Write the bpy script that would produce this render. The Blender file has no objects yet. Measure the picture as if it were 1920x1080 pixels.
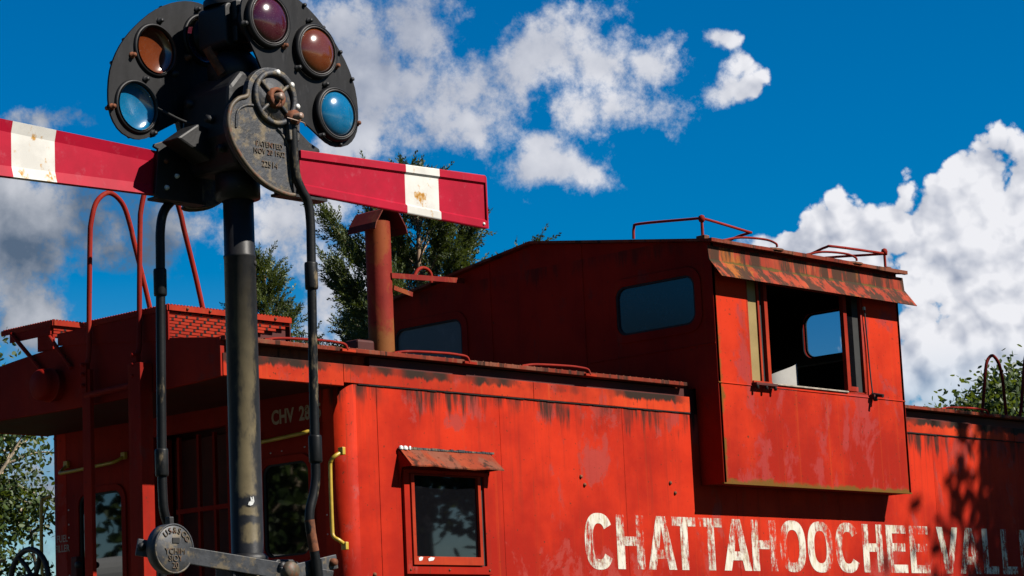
import bpy, bmesh, math, random
import numpy as np
from mathutils import Vector, Matrix
from mathutils.geometry import tessellate_polygon
R = math.radians
SC = bpy.context.scene
COL = SC.collection

# ------------------------------------------------------------------ camera
cd = bpy.data.cameras.new('camera'); cam = bpy.data.objects.new('camera', cd); COL.objects.link(cam)
cd.sensor_width = 36.0; cd.lens = 86.92; cd.clip_start = 0.1; cd.clip_end = 3000
def cam_axes(a, p, r):
    fw = Vector((math.cos(a)*math.cos(p), math.sin(a)*math.cos(p), math.sin(p)))
    rt = Vector((math.sin(a), -math.cos(a), 0)); up = rt.cross(fw)
    return fw, math.cos(r)*rt+math.sin(r)*up, -math.sin(r)*rt+math.cos(r)*up
fw, rt, up = cam_axes(0.73513, 0.16599, -0.04565)
CAM = Vector((-10.58, -11.013, 1.6))
cam.matrix_world = Matrix(((rt.x, up.x, -fw.x, CAM.x), (rt.y, up.y, -fw.y, CAM.y), (rt.z, up.z, -fw.z, CAM.z), (0, 0, 0, 1)))
SC.camera = cam

# ------------------------------------------------------------------ sun
SUN = Vector((0.284, -0.698, 0.659)).normalized()
sl = bpy.data.lights.new('sun', 'SUN'); sl.energy = 5.0; sl.angle = R(0.53); sl.color = (1.0, 0.94, 0.85)
so = bpy.data.objects.new('sun', sl); COL.objects.link(so)
so.rotation_euler = SUN.to_track_quat('Z', 'Y').to_euler()

# ------------------------------------------------------------------ node helper
class NT:
    def __init__(s, nt): s.nt = nt; nt.nodes.clear()
    def n(s, t, ins=None, **props):
        nd = s.nt.nodes.new(t)
        for k, v in props.items(): setattr(nd, k, v)
        for k, v in (ins or {}).items(): s.set(nd.inputs[k], v)
        return nd
    def set(s, sock, v):
        if isinstance(v, bpy.types.NodeSocket): s.nt.links.new(v, sock)
        elif isinstance(v, bpy.types.Node): s.nt.links.new(v.outputs[0], sock)
        else:
            if sock.type == 'RGBA' and len(v) == 3: v = (*v, 1)
            sock.default_value = v
    def m(s, op, a, b=0.0, c=0.0, clamp=False):
        nd = s.n('ShaderNodeMath', {0: a, 1: b, 2: c}, operation=op); nd.use_clamp = clamp; return nd.outputs[0]
    def v(s, op, a, b=(0, 0, 0)):
        nd = s.n('ShaderNodeVectorMath', {0: a, 1: b}, operation=op); return nd.outputs['Value' if op in ('LENGTH', 'DOT_PRODUCT') else 'Vector']
    def step(s, x, lo, hi):
        nd = s.n('ShaderNodeMapRange', {'Value': x, 'From Min': lo, 'From Max': hi}); nd.interpolation_type = 'SMOOTHSTEP'; return nd.outputs[0]
    def noise(s, vec, scale=1.0, detail=4.0, rough=0.55, sc3=None, dist=0.0, off=None):
        if sc3: vec = s.v('MULTIPLY', vec, sc3)
        if off: vec = s.v('ADD', vec, off)
        return s.n('ShaderNodeTexNoise', {'Vector': vec, 'Scale': scale, 'Detail': detail, 'Roughness': rough, 'Distortion': dist}).outputs[0]
    def mix(s, f, a, b, mode='MIX'):
        nd = s.nt.nodes.new('ShaderNodeMix'); nd.data_type = 'RGBA'; nd.blend_type = mode
        for k, v in ((0, f), (6, a), (7, b)): s.set(nd.inputs[k], v)
        return nd.outputs[2]

# ------------------------------------------------------------------ sky
world = bpy.data.worlds.new('World'); SC.world = world; world.use_nodes = True
world.cycles.sampling_method = 'MANUAL'; world.cycles.sample_map_resolution = 256
CLOUDS = [(11.18, 9.68, 2.88, 2.5, 1.9),(11.19, 11.39, 1.38, 1.19, 1.8),(8.27, 10.15, 1.75, 1.0, 1.7),(9.75, 10.16, 1.88, 1.38, 1.8),(6.79, 10.1, 1.62, 0.42, 1.5),(12.01, 11.07, 1.25, 1.38, 1.8),(10.65, 7.53, 2.62, 2.12, 1.7),(9.53, 7.12, 1.5, 1.5, 1.4),(10.9, 6.18, 2.12, 1.62, 1.4),(-3.2, 14.44, 1.62, 2.12, 1.1),(-2.0, 15.75, 1.0, 0.88, 1.1),(-3.78, 15.81, 0.69, 0.56, 1),(-0.55, 14.1, 1.62, 0.88, 0.9),(0.88, 14.71, 1.25, 0.75, 1),(2.4, 14.58, 1.38, 0.88, 1),(3.55, 14.63, 0.75, 0.62, 0.9),(2.34, 13.41, 1.38, 0.62, 0.9),(-1.22, 13.27, 1.5, 0.62, 0.9),(1.14, 12.3, 1.06, 0.53, 1.1),(0.91, 12.81, 0.5, 0.38, 1),(1.89, 12.02, 0.62, 0.44, 0.8),(5.37, 14.91, 0.62, 0.28, 1.1),(5.81, 14.37, 0.4, 0.5, 1.1),(5.78, 13.82, 0.75, 0.35, 1.1),(-3.75, 13.23, 0.94, 0.94, 1),(-11.09, 13.59, 1.06, 0.38, 1.1),(-10.51, 11.28, 2.38, 1.31, 1.1),(-11.85, 11.05, 1.62, 2.12, 1.1),(-11.15, 9.35, 1.12, 1.0, 1),(-7.81, 11.12, 2.75, 0.88, 0.8),(-5.21, 11.06, 1.75, 1.5, 0.9),(-4.01, 9.54, 1.38, 1.5, 0.9),(-11.44, 5.48, 1.75, 2.12, 0.8)]
def cloud_blobs(t, uvw):
    acc = None
    for (cu, cv, ru, rv, w) in CLOUDS:
        q = t.n('ShaderNodeVectorMath', {0: uvw, 1: (1/ru, 1/rv, 0), 2: (-cu/ru, -cv/rv, 0)}, operation='MULTIPLY_ADD').outputs[0]
        b = t.m('MULTIPLY_ADD', t.v('LENGTH', q), -w, 1.2*w)
        acc = b if acc is None else t.n('ShaderNodeMath', {0: acc, 1: b, 2: 0.25}, operation='SMOOTH_MAX').outputs[0]
    return acc
def billow(t, d, dv, puff):
    f1 = t.noise(d, 21.0, 3.0, 0.52)
    vo = t.n('ShaderNodeTexVoronoi', {'Vector': dv, 'Scale': 52.0, 'Detail': 1.6, 'Roughness': 0.62, 'Lacunarity': 2.4}, feature='F1').outputs[0]
    return t.m('ADD', t.m('MULTIPLY_ADD', f1, 2.2, -1.1), t.m('MULTIPLY', t.m('SUBTRACT', 0.55, vo), puff))
t = NT(world.node_tree)
geo = t.n('ShaderNodeTexCoord').outputs['Generated']
xyz = t.n('ShaderNodeSeparateXYZ', {0: geo})
u = t.m('MULTIPLY_ADD', t.m('ARCTAN2', xyz.outputs[1], xyz.outputs[0]), -57.29578, 42.12); v = t.m('MULTIPLY', t.m('ARCSINE', xyz.outputs[2]), 57.29578)
uv = t.n('ShaderNodeCombineXYZ', {0: u, 1: v, 2: 0.0}).outputs[0]
wn = t.n('ShaderNodeTexNoise', {'Vector': geo, 'Scale': 34.0, 'Detail': 3.0, 'Roughness': 0.5}).outputs[1]      # billowy warp of the outlines
wn = t.v('SUBTRACT', wn, (0.5, 0.5, 0.5))
uvw = t.n('ShaderNodeVectorMath', {0: wn, 1: (0.8, 0.8, 0), 2: uv}, operation='MULTIPLY_ADD').outputs[0]
acc = cloud_blobs(t, uvw)
# the rest of the sky, round the compass, carries scattered cumulus of the same kind
gen = t.m('MULTIPLY_ADD', t.noise(geo, 5.0, 3.0, 0.5, sc3=(1, 1, 2.2)), 4.4, -2.75)
gen = t.m('SUBTRACT', gen, t.m('MULTIPLY', t.m('SUBTRACT', 1.0, t.step(t.m('ABSOLUTE', u), 14.2, 18.0)), 6.0))
acc = t.m('MAXIMUM', acc, gen)
dv = t.n('ShaderNodeVectorMath', {0: wn, 1: (0.010, 0.010, 0.010), 2: geo}, operation='MULTIPLY_ADD').outputs[0]
lt = Vector((0.676, -0.736, 0.0))*0.45 + Vector((-0.09, -0.14, 0.985))*0.89   # towards the light as seen across the clouds
east = t.step(u, -9.0, 6.5)            # the western bank is thicker and greyer underneath, the eastern one a firm white cumulus
right = t.step(u, 4.6, 6.6); puff = t.m('MULTIPLY_ADD', right, 0.85, 0.35)
b0 = billow(t, geo, dv, puff); b1 = billow(t, t.v('ADD', geo, tuple(lt*0.008)), t.v('ADD', dv, tuple(lt*0.008)), puff)
fine = t.m('MULTIPLY_ADD', t.noise(geo, 60.0, 9.0, 0.68), 2.0, -1.0)
dens = t.m('ADD', t.m('ADD', acc, b0), t.m('MULTIPLY', fine, t.m('MULTIPLY_ADD', right, -0.95, 1.6)))
alpha = t.n('ShaderNodeMapRange', {'Value': dens, 'From Min': t.m('MULTIPLY_ADD', right, 0.22, -0.26), 'From Max': t.m('MULTIPLY_ADD', right, -0.55, 0.82)}, interpolation_type='SMOOTHSTEP').outputs[0]
alpha = t.m('MULTIPLY', alpha, t.m('SUBTRACT', 1.0, t.m('MULTIPLY', right, t.step(v, 8.0, 4.4))))     # the cumulus thins into haze at its foot
low = t.noise(geo, 12.0, 2.0, 0.5, off=(3.1, 0.4, 0.7))
sh = t.m('MULTIPLY_ADD', t.m('SUBTRACT', b0, b1), t.m('MULTIPLY_ADD', right, 0.25, 0.50), t.m('ADD', t.m('MULTIPLY_ADD', east, 0.28, 0.31), t.m('MULTIPLY', right, 0.16)))
sh = t.m('ADD', t.m('MULTIPLY_ADD', fine, 0.22, sh), t.m('MULTIPLY', t.m('SUBTRACT', low, 0.5), t.m('MULTIPLY_ADD', east, -1.5, 2.0)), clamp=True)
ccol = t.mix(sh, t.mix(t.step(u, -9.0, -2.0), (1.0, 1.5, 2.3), (3.2, 3.7, 4.9)), (9.3, 9.35, 9.8))
ccol = t.v('MULTIPLY', ccol, (0.68, 0.68, 0.68))
sky = t.n('ShaderNodeTexSky', sky_type='NISHITA'); sky.sun_disc = False
sky.sun_elevation = math.asin(SUN.z); sky.sun_rotation = math.atan2(SUN.x, SUN.y); sky.altitude = 200; sky.air_density = 1.0; sky.dust_density = 0.25; sky.ozone_density = 3.0
skc = t.n('ShaderNodeHueSaturation', {'Color': sky.outputs[0], 'Hue': 0.505, 'Saturation': 1.72, 'Value': 0.68}).outputs[0]
tot = t.mix(alpha, skc, ccol)
bg = t.n('ShaderNodeBackground', {'Color': tot, 'Strength': 0.05})
ow = t.n('ShaderNodeOutputWorld'); t.set(ow.inputs[0], bg)

# ------------------------------------------------------------------ exposure
SC.view_settings.view_transform = 'Standard'; SC.view_settings.look = 'None'
SC.view_settings.exposure = 1.45; SC.view_settings.gamma = 1.0; SC.view_settings.use_curve_mapping = False
SC.render.engine = 'CYCLES'
SC.cycles.use_denoising = True
SC.cycles.max_bounces = 6; SC.cycles.diffuse_bounces = 2; SC.cycles.transparent_max_bounces = 12

# ------------------------------------------------------------------ materials
def newmat(name):
    m = bpy.data.materials.new(name); m.use_nodes = True; return m, NT(m.node_tree)
ALB = (0.66, 0.66, 0.66)          # all base colours are set a third down, the exposure up to suit
def finish(t, col, rough=0.5, spec=0.4, bump=None, bstr=0.3, bdist=0.004, metal=0.0, **kw):
    col = t.mix(1.0, col, ALB, 'MULTIPLY')
    p = t.n('ShaderNodeBsdfPrincipled', {'Base Color': col, 'Roughness': rough, 'Specular IOR Level': spec, 'Metallic': metal})
    for k, v in kw.items(): t.set(p.inputs[k.replace('_', ' ')], v)
    if bump is not None:
        b = t.n('ShaderNodeBump', {'Strength': bstr, 'Distance': bdist, 'Height': bump}); t.set(p.inputs['Normal'], b)
    o = t.n('ShaderNodeOutputMaterial'); t.set(o.inputs[0], p); return p
def worn_paint(name, base, fade, fade_lo=0.54, fade_hi=0.60, streak=0.45, bands=(), edges=(), grime=(0.022, 0.012, 0.008), rough=0.55, chips=0.0, overall=0.0, seed=0.0, bleach=0.0):
    """weathered enamel: faded patches, run-down streaks, soot below ledges and seams, chips"""
    m, t = newmat(name)
    pos = t.n('ShaderNodeNewGeometry').outputs['Position']; o3 = (seed, seed*0.7, seed*1.3)
    z = t.n('ShaderNodeSeparateXYZ', {0: pos}).outputs
    bl_ = t.noise(pos, 1.3, 5, 0.6, off=o3)
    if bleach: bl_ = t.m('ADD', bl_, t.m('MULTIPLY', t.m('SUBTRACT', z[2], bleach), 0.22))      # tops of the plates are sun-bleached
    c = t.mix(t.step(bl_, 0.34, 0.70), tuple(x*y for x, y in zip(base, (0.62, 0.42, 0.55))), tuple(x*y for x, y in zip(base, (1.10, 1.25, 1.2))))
    fd = t.step(t.noise(pos, 1.0, 9, 0.68, sc3=(2.3, 2.3, 1.5), off=o3, dist=0.4), fade_lo, fade_hi)
    c = t.mix(t.m('MULTIPLY', fd, 0.85), c, fade)
    st = t.noise(pos, 1.0, 5, 0.62, sc3=(17, 17, 0.75), off=o3)
    c = t.mix(t.m('MULTIPLY', t.step(st, 0.50, 0.74), streak), c, tuple(x*0.42+y*0.4 for x, y in zip(base, grime)))
    rs = t.m('MULTIPLY', t.step(t.noise(pos, 1.0, 4, 0.6, sc3=(46, 46, 0.55), off=(seed, 7, 3)), 0.60, 0.72), t.step(t.noise(pos, 2.1, 4, 0.6, off=(2, seed, 9)), 0.44, 0.60))
    c = t.mix(t.m('MULTIPLY', rs, min(0.75, streak*1.4)), c, (0.10, 0.022, 0.008))
    ors = t.m('MULTIPLY', t.step(t.noise(pos, 1.0, 3, 0.55, sc3=(21, 21, 0.3), off=(seed, 1, 5)), 0.58, 0.80), 0.4)
    c = t.mix(ors, c, tuple(x*y for x, y in zip(base, (0.95, 3.0, 2.5))))
    gm = 0.0
    s2 = t.noise(pos, 1.0, 6, 0.66, sc3=(11, 11, 1.1), off=(seed+5, 2, 1))
    for (ztop, ln, amt) in bands:
        k = t.m('MULTIPLY', t.step(z[2], ztop-ln, ztop), t.m('LESS_THAN', z[2], ztop+0.004))
        k = t.step(t.m('ADD', t.m('MULTIPLY', k, 0.42), s2), 0.80, 0.98) if amt < 1 else t.step(t.m('ADD', t.m('MULTIPLY', k, 0.62), s2), 0.84, 1.0)
        gm = t.m('MAXIMUM', gm, t.m('MULTIPLY', t.m('MULTIPLY', k, min(amt, 1.0)), t.step(t.noise(pos, 1.7, 3, 0.6, off=(seed+8, 3, 1)), 0.36, 0.56)))
    if overall: gm = t.m('MAXIMUM', gm, t.m('MULTIPLY', t.step(s2, 0.58-overall*0.2, 0.70-overall*0.2), 0.9))
    for (ax, val, wd, ecol) in edges:
        k = t.m('SUBTRACT', 1.0, t.m('DIVIDE', t.m('ABSOLUTE', t.m('SUBTRACT', z[ax], val)), wd), clamp=True)
        k = t.step(t.m('ADD', t.m('MULTIPLY', k, 0.5), t.noise(pos, 6.0, 6, 0.65, off=o3)), 0.72, 0.95)
        c = t.mix(t.m('MULTIPLY', k, 0.9), c, ecol)
    if gm != 0.0: c = t.mix(gm, c, grime)
    sp = t.noise(pos, 38.0, 4, 0.6, off=o3)
    c = t.mix(t.m('MULTIPLY', t.step(sp, 0.66-chips*0.08, 0.70-chips*0.08), 0.8), c, (0.055, 0.018, 0.008))
    bp = t.m('ADD', t.m('MULTIPLY_ADD', t.noise(pos, 1.9, 2, 0.5, sc3=(1.6, 1, 0.8)), 3.0, t.m('MULTIPLY', t.noise(pos, 5.0, 6, 0.6), 0.9)), t.m('MULTIPLY', fd, -0.12))
    finish(t, c, t.m('ADD', rough+0.05, t.m('MULTIPLY', sp, 0.22)), 0.07, bump=bp, bstr=0.35, bdist=0.012)
    return m
OLIVE = (0.10, 0.058, 0.008); PINK = (0.27, 0.032, 0.024)
M = {}
RED = (0.385, 0.0165, 0.003)
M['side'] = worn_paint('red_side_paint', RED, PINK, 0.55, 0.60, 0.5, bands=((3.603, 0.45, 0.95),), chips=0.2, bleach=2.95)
M['letterboard'] = worn_paint('red_letterboard_paint', (0.42, 0.030, 0.006), PINK, 0.54, 0.60, 0.4, bands=((3.722, 0.13, 1.2),), chips=0.3, seed=2.2)
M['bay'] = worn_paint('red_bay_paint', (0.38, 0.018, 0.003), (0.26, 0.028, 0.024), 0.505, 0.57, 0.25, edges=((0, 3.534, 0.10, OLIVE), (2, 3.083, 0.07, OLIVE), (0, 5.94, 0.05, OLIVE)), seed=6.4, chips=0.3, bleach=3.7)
M['dark'] = worn_paint('red_shaded_end_paint', (0.25, 0.009, 0.002), (0.16, 0.018, 0.012), 0.60, 0.66, 0.4, seed=3.0, bands=((4.9, 0.3, 0.6),))  # deeper copy of the side red, end shade put into the colour
M['jack'] = worn_paint('smoke_jack_paint', (0.10, 0.012, 0.010), (0.13, 0.04, 0.02), 0.55, 0.63, 0.5, seed=2.7, chips=0.5)
M['hood'] = worn_paint('hood_stained_paint', (0.30, 0.045, 0.018), (0.24, 0.075, 0.012), 0.50, 0.56, 0.7, overall=0.7, edges=((2, 4.70, 0.03, (0.055, 0.046, 0.008)),), seed=9.0, grime=(0.025, 0.018, 0.011))
M['lip'] = worn_paint('roof_edge_paint', (0.21, 0.034, 0.013), (0.14, 0.05, 0.03), 0.48, 0.55, 0.6, overall=0.35, seed=4.4, chips=0.5)
M['grate'] = worn_paint('walkway_paint', (0.29, 0.022, 0.007), (0.25, 0.065, 0.035), 0.62, 0.68, 0.2, seed=1.3)
M['tube'] = worn_paint('handrail_paint', (0.22, 0.014, 0.007), (0.17, 0.034, 0.024), 0.56, 0.64, 0.3, seed=7.7, chips=0.4)
M['flue'] = worn_paint('flue_paint', (0.21, 0.022, 0.014), (0.20, 0.05, 0.014), 0.52, 0.62, 0.4, seed=5.1, chips=0.3, edges=((2, 4.30, 0.40, (0.17, 0.065, 0.018)),))
def simple(name, col, rough=0.5, spec=0.4, var=0.25, scale=6.0, bstr=0.25, dirt=None, dlo=0.55, dhi=0.68, sc3=None, metal=0.0, bscale=30.0, bdist=0.003):
    m, t = newmat(name); pos = t.n('ShaderNodeNewGeometry').outputs['Position']
    n = t.noise(pos, scale, 6, 0.62, sc3=sc3)
    c = t.mix(t.step(n, 0.3, 0.7), tuple(x*(1-var) for x in col), tuple(min(1, x*(1+var)) for x in col))
    if dirt: c = t.mix(t.step(t.noise(pos, scale*1.7, 8, 0.66, off=(4, 1, 2), sc3=sc3), dlo, dhi), c, dirt)
    finish(t, c, t.m('ADD', rough-0.1, t.m('MULTIPLY', n, 0.2)), spec, bump=t.noise(pos, bscale, 5, 0.6), bstr=bstr, bdist=bdist, metal=metal)
    return m
M['black_void'] = simple('dark_interior', (0.012, 0.011, 0.011), 0.8, 0.1)
M['iron'] = simple('black_cast_iron', (0.008, 0.008, 0.009), 0.55, 0.25, 0.4, 14, 0.5, dirt=(0.05, 0.038, 0.024), dlo=0.62, dhi=0.78)
M['plate'] = simple('black_plate_paint', (0.008, 0.008, 0.009), 0.55, 0.12, 0.3, 5, 0.15, dirt=(0.02, 0.02, 0.022), sc3=(3, 3, 0.8))
M['cast'] = simple('weathered_casting', (0.020, 0.022, 0.027), 0.62, 0.3, 0.4, 11, 0.6, dirt=(0.11, 0.083, 0.046), dlo=0.47, dhi=0.66, bscale=45, bdist=0.006)
M['worn'] = simple('worn_steel_strap', (0.030, 0.032, 0.036), 0.55, 0.3, 0.5, 14, 0.5, dirt=(0.11, 0.085, 0.05), dlo=0.5, dhi=0.66)
M['rim'] = simple('worn_casting_edge', (0.07, 0.052, 0.032), 0.6, 0.3, 0.4, 16, 0.5, dirt=(0.10, 0.040, 0.018), dlo=0.52, dhi=0.6)
M['rust'] = simple('rusty_iron', (0.11, 0.036, 0.015), 0.8, 0.2, 0.5, 30, 0.6)
M['bolt'] = simple('zinc_bolt', (0.5, 0.5, 0.48), 0.4, 0.5, 0.2, 40)
M['bezel'] = simple('lens_bezel', (0.005, 0.005, 0.006), 0.5, 0.15, 0.2, 20)
M['bead'] = simple('lens_gasket', (0.03, 0.027, 0.027), 0.5, 0.2, 0.4, 30)
M['rod'] = simple('black_rod_paint', (0.006, 0.0065, 0.007), 0.45, 0.12, 0.4, 9, 0.4, dirt=(0.13, 0.10, 0.06), dlo=0.56, dhi=0.68, sc3=(1, 1, 0.35))
M['yellow'] = simple('yellow_handrail_paint', (0.36, 0.235, 0.02), 0.45, 0.4, 0.15, 12, 0.3, dirt=(0.30, 0.12, 0.02), dlo=0.64, dhi=0.7)
M['tan'] = simple('yellowed_pane_edge', (0.21, 0.145, 0.05), 0.5, 0.4, 0.1, 4)
M['sill'] = simple('weathered_sill', (0.26, 0.22, 0.18), 0.7, 0.2, 0.3, 20)
M['seat'] = simple('grey_seat_vinyl', (0.30, 0.29, 0.27), 0.6, 0.3, 0.08, 3)
M['sash'] = worn_paint('red_sash_paint', (0.30, 0.026, 0.008), PINK, 0.58, 0.64, 0.3, seed=8.2)
M['deep'] = simple('dark_red_recess', (0.055, 0.007, 0.005), 0.7, 0.2, 0.3, 5)
M['bark'] = simple('cedar_bark', (0.19, 0.13, 0.09), 0.9, 0.1, 0.4, 9, 0.6, sc3=(4, 4, 0.7))
M['palebark'] = simple('pale_branch_bark', (0.30, 0.24, 0.17), 0.9, 0.1, 0.35, 8, 0.6)
M['ballast'] = simple('track_ballast', (0.16, 0.15, 0.14), 0.9, 0.2, 0.5, 22, 1.0, bscale=18, bdist=0.03)
M['ground'] = simple('dry_grass_ground', (0.035, 0.042, 0.014), 0.95, 0.1, 0.5, 1.5, 0.8, dirt=(0.06, 0.05, 0.025), bscale=9, bdist=0.05)
M['steel'] = simple('rail_steel', (0.16, 0.10, 0.07), 0.5, 0.5, 0.3, 20, 0.3)
M['white'] = simple('white_vehicle_paint', (0.55, 0.55, 0.53), 0.35, 0.5, 0.04, 2, 0.05)
M['tyre'] = simple('black_rubber', (0.02, 0.02, 0.02), 0.8, 0.2, 0.2, 10)
# mast: black paint weathered to tan on the side that looks down the track
m, t = newmat('mast_paint'); g_ = t.n('ShaderNodeNewGeometry'); pos = g_.outputs['Position']
fac = t.v('DOT_PRODUCT', g_.outputs['Normal'], (-0.55, -0.83, 0.0))
zz = t.n('ShaderNodeSeparateXYZ', {0: pos}).outputs[2]
w_ = t.step(t.m('ADD', t.m('MULTIPLY', t.m('SUBTRACT', fac, 0.76), 2.2), t.m('MULTIPLY', t.m('SUBTRACT', t.noise(pos, 9.0, 8, 0.7, sc3=(1.4, 1.4, 0.5)), 0.5), 2.6)), -0.15, 0.45)
w_ = t.m('MULTIPLY', w_, t.step(zz, 3.75, 2.75))
for zc, hw in ((2.515, 0.028), (2.435, 0.022), (2.31, 0.03)):
    w_ = t.m('MULTIPLY', w_, t.step(t.m('ABSOLUTE', t.m('SUBTRACT', t.m('ADD', zz, t.m('MULTIPLY', t.noise(pos, 24, 5), 0.05)), zc+0.025)), hw*0.6, hw*1.25))
c_ = t.mix(t.noise(pos, 22, 5, 0.6), (0.005, 0.0055, 0.007), (0.020, 0.021, 0.024))
c_ = t.mix(t.m('MULTIPLY', w_, 0.85), c_, t.mix(t.noise(pos, 14, 6, 0.65), (0.07, 0.055, 0.03), (0.19, 0.15, 0.08)))
finish(t, c_, 0.45, 0.12, bump=t.noise(pos, 60, 4, 0.6), bstr=0.25, bdist=0.002); M['mast'] = m
# crimson blade enamel
def blade_mat(name, col, rustamt):
    m, t = newmat(name); pos = t.n('ShaderNodeNewGeometry').outputs['Position']
    n = t.noise(pos, 7, 6, 0.6)
    c = t.mix(t.step(n, 0.35, 0.7), tuple(x*0.86 for x in col), tuple(min(1, x*1.08) for x in col))
    if rustamt: 
        r_ = t.noise(pos, 19, 6, 0.62, off=(1.7, 0, 0.3), sc3=(1, 1, 0.7))
        c = t.mix(t.step(r_, 0.57, 0.66), c, (0.36, 0.19, 0.04)); c = t.mix(t.step(r_, 0.65, 0.72), c, (0.22, 0.08, 0.012))
    else:
        c = t.mix(t.m('MULTIPLY', t.step(t.noise(pos, 16, 8, 0.75), 0.54, 0.72), 0.5), c, (0.30, 0.05, 0.07))
    finish(t, c, 0.55, 0.10, bump=t.noise(pos, 4, 3, 0.5), bstr=0.15, bdist=0.01); M[name] = m
blade_mat('blade_red', (0.29, 0.0016, 0.017), 0); blade_mat('blade_white', (0.50, 0.485, 0.45), 1)
def lens_mat(name, lo, hi, zc):
    m, t = newmat(name); g_ = t.n('ShaderNodeNewGeometry'); pos = g_.outputs['Position']
    c = t.mix(t.noise(pos, 26, 4, 0.6), lo, hi)
    c = t.mix(t.m('MULTIPLY', t.step(t.noise(pos, 260, 3, 0.6), 0.62, 0.70), 0.25), c, (0.35, 0.3, 0.28))
    finish(t, c, 0.16, 0.5, bump=t.noise(pos, 12, 4, 0.6), bstr=0.12, bdist=0.004, Coat_Weight=0.4, Coat_Roughness=0.07); M[name] = m
lens_mat('lens_red', (0.025, 0.002, 0.006), (0.06, 0.008, 0.016), 0)
lens_mat('lens_amber', (0.07, 0.013, 0.003), (0.12, 0.028, 0.008), 0)
lens_mat('lens_blue', (0.002, 0.065, 0.15), (0.004, 0.12, 0.25), 0)
def glass_mat(name, col, rough=0.02, spec=0.5, clear=0.0):
    m, t = newmat(name); pos = t.n('ShaderNodeNewGeometry').outputs['Position']
    c = t.mix(t.step(t.noise(pos, 8, 6, 0.7), 0.5, 0.75), col, tuple(x*1.5+0.002 for x in col))
    p = finish(t, c, rough, spec)
    if clear:
        tr = t.n('ShaderNodeBsdfTransparent', {'Color': (0.72, 0.80, 0.86)}); mx = t.n('ShaderNodeMixShader', {0: clear, 1: p, 2: tr})
        t.set([n for n in t.nt.nodes if n.type == 'OUTPUT_MATERIAL'][0].inputs[0], mx)
    M[name] = m
glass_mat('glass', (0.003, 0.003, 0.004), 0.02, 1.0); glass_mat('glass_sky_painted', (0.010, 0.022, 0.034), 0.12, 0.5); glass_mat('glass_cloud_painted', (0.05, 0.055, 0.058), 0.3, 0.4); glass_mat('glass_clear', (0.1, 0.1, 0.1), 0.03, 0.5, clear=0.92)  # near cupola panes: reflected blue sky and grey cloud put into the colour
def letter_mat(name, col, lo, hi, sc3):
    m, t = newmat(name); pos = t.n('ShaderNodeNewGeometry').outputs['Position']
    big = t.noise(pos, 2.6, 3, 0.5); st = t.noise(pos, 1.0, 9, 0.72, sc3=sc3); sp = t.noise(pos, 30, 5, 0.7)
    a = t.m('ADD', t.m('MULTIPLY_ADD', big, 0.80, -0.125), t.m('ADD', t.m('MULTIPLY', st, 0.85), t.m('MULTIPLY', sp, 0.4)))
    a = t.step(a, lo, hi)
    c = t.mix(t.step(t.noise(pos, 12, 6, 0.6, sc3=(2, 2, 0.6)), 0.45, 0.7), col, tuple(x*y for x, y in zip(col, (0.78, 0.70, 0.55))))
    c = t.mix(1.0, c, ALB, 'MULTIPLY')
    p = t.n('ShaderNodeBsdfPrincipled', {'Base Color': c, 'Roughness': 0.6, 'Specular IOR Level': 0.2})
    tr = t.n('ShaderNodeBsdfTransparent'); mx = t.n('ShaderNodeMixShader', {0: a, 1: p, 2: tr})
    o = t.n('ShaderNodeOutputMaterial'); t.set(o.inputs[0], mx); M[name] = m
letter_mat('letter_white', (0.50, 0.475, 0.41), 0.79, 1.02, (30, 30, 6)); letter_mat('letter_cream', (0.30, 0.22, 0.15), 0.96, 1.1, (40, 40, 20))
def leaf_mat(name, lo, hi, tr=0.25):
    m, t = newmat(name); pos = t.n('ShaderNodeNewGeometry').outputs['Position']
    c = t.mix(t.step(t.noise(pos, 2.2, 5, 0.65), 0.32, 0.68), lo, hi)
    c = t.mix(1.0, c, ALB, 'MULTIPLY')
    p = t.n('ShaderNodeBsdfPrincipled', {'Base Color': c, 'Roughness': 0.55, 'Specular IOR Level': 0.3})
    tl = t.n('ShaderNodeBsdfTranslucent', {'Color': t.mix(0.5, c, (0.25, 0.32, 0.02))}); mx = t.n('ShaderNodeMixShader', {0: tr, 1: p, 2: tl})
    o = t.n('ShaderNodeOutputMaterial'); t.set(o.inputs[0], mx); M[name] = m
leaf_mat('cedar_leaf', (0.014, 0.027, 0.008), (0.070, 0.090, 0.016), 0.10)
leaf_mat('broad_leaf', (0.030, 0.060, 0.010), (0.10, 0.15, 0.022), 0.3)
leaf_mat('dark_leaf', (0.014, 0.030, 0.008), (0.050, 0.080, 0.014), 0.2)

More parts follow.
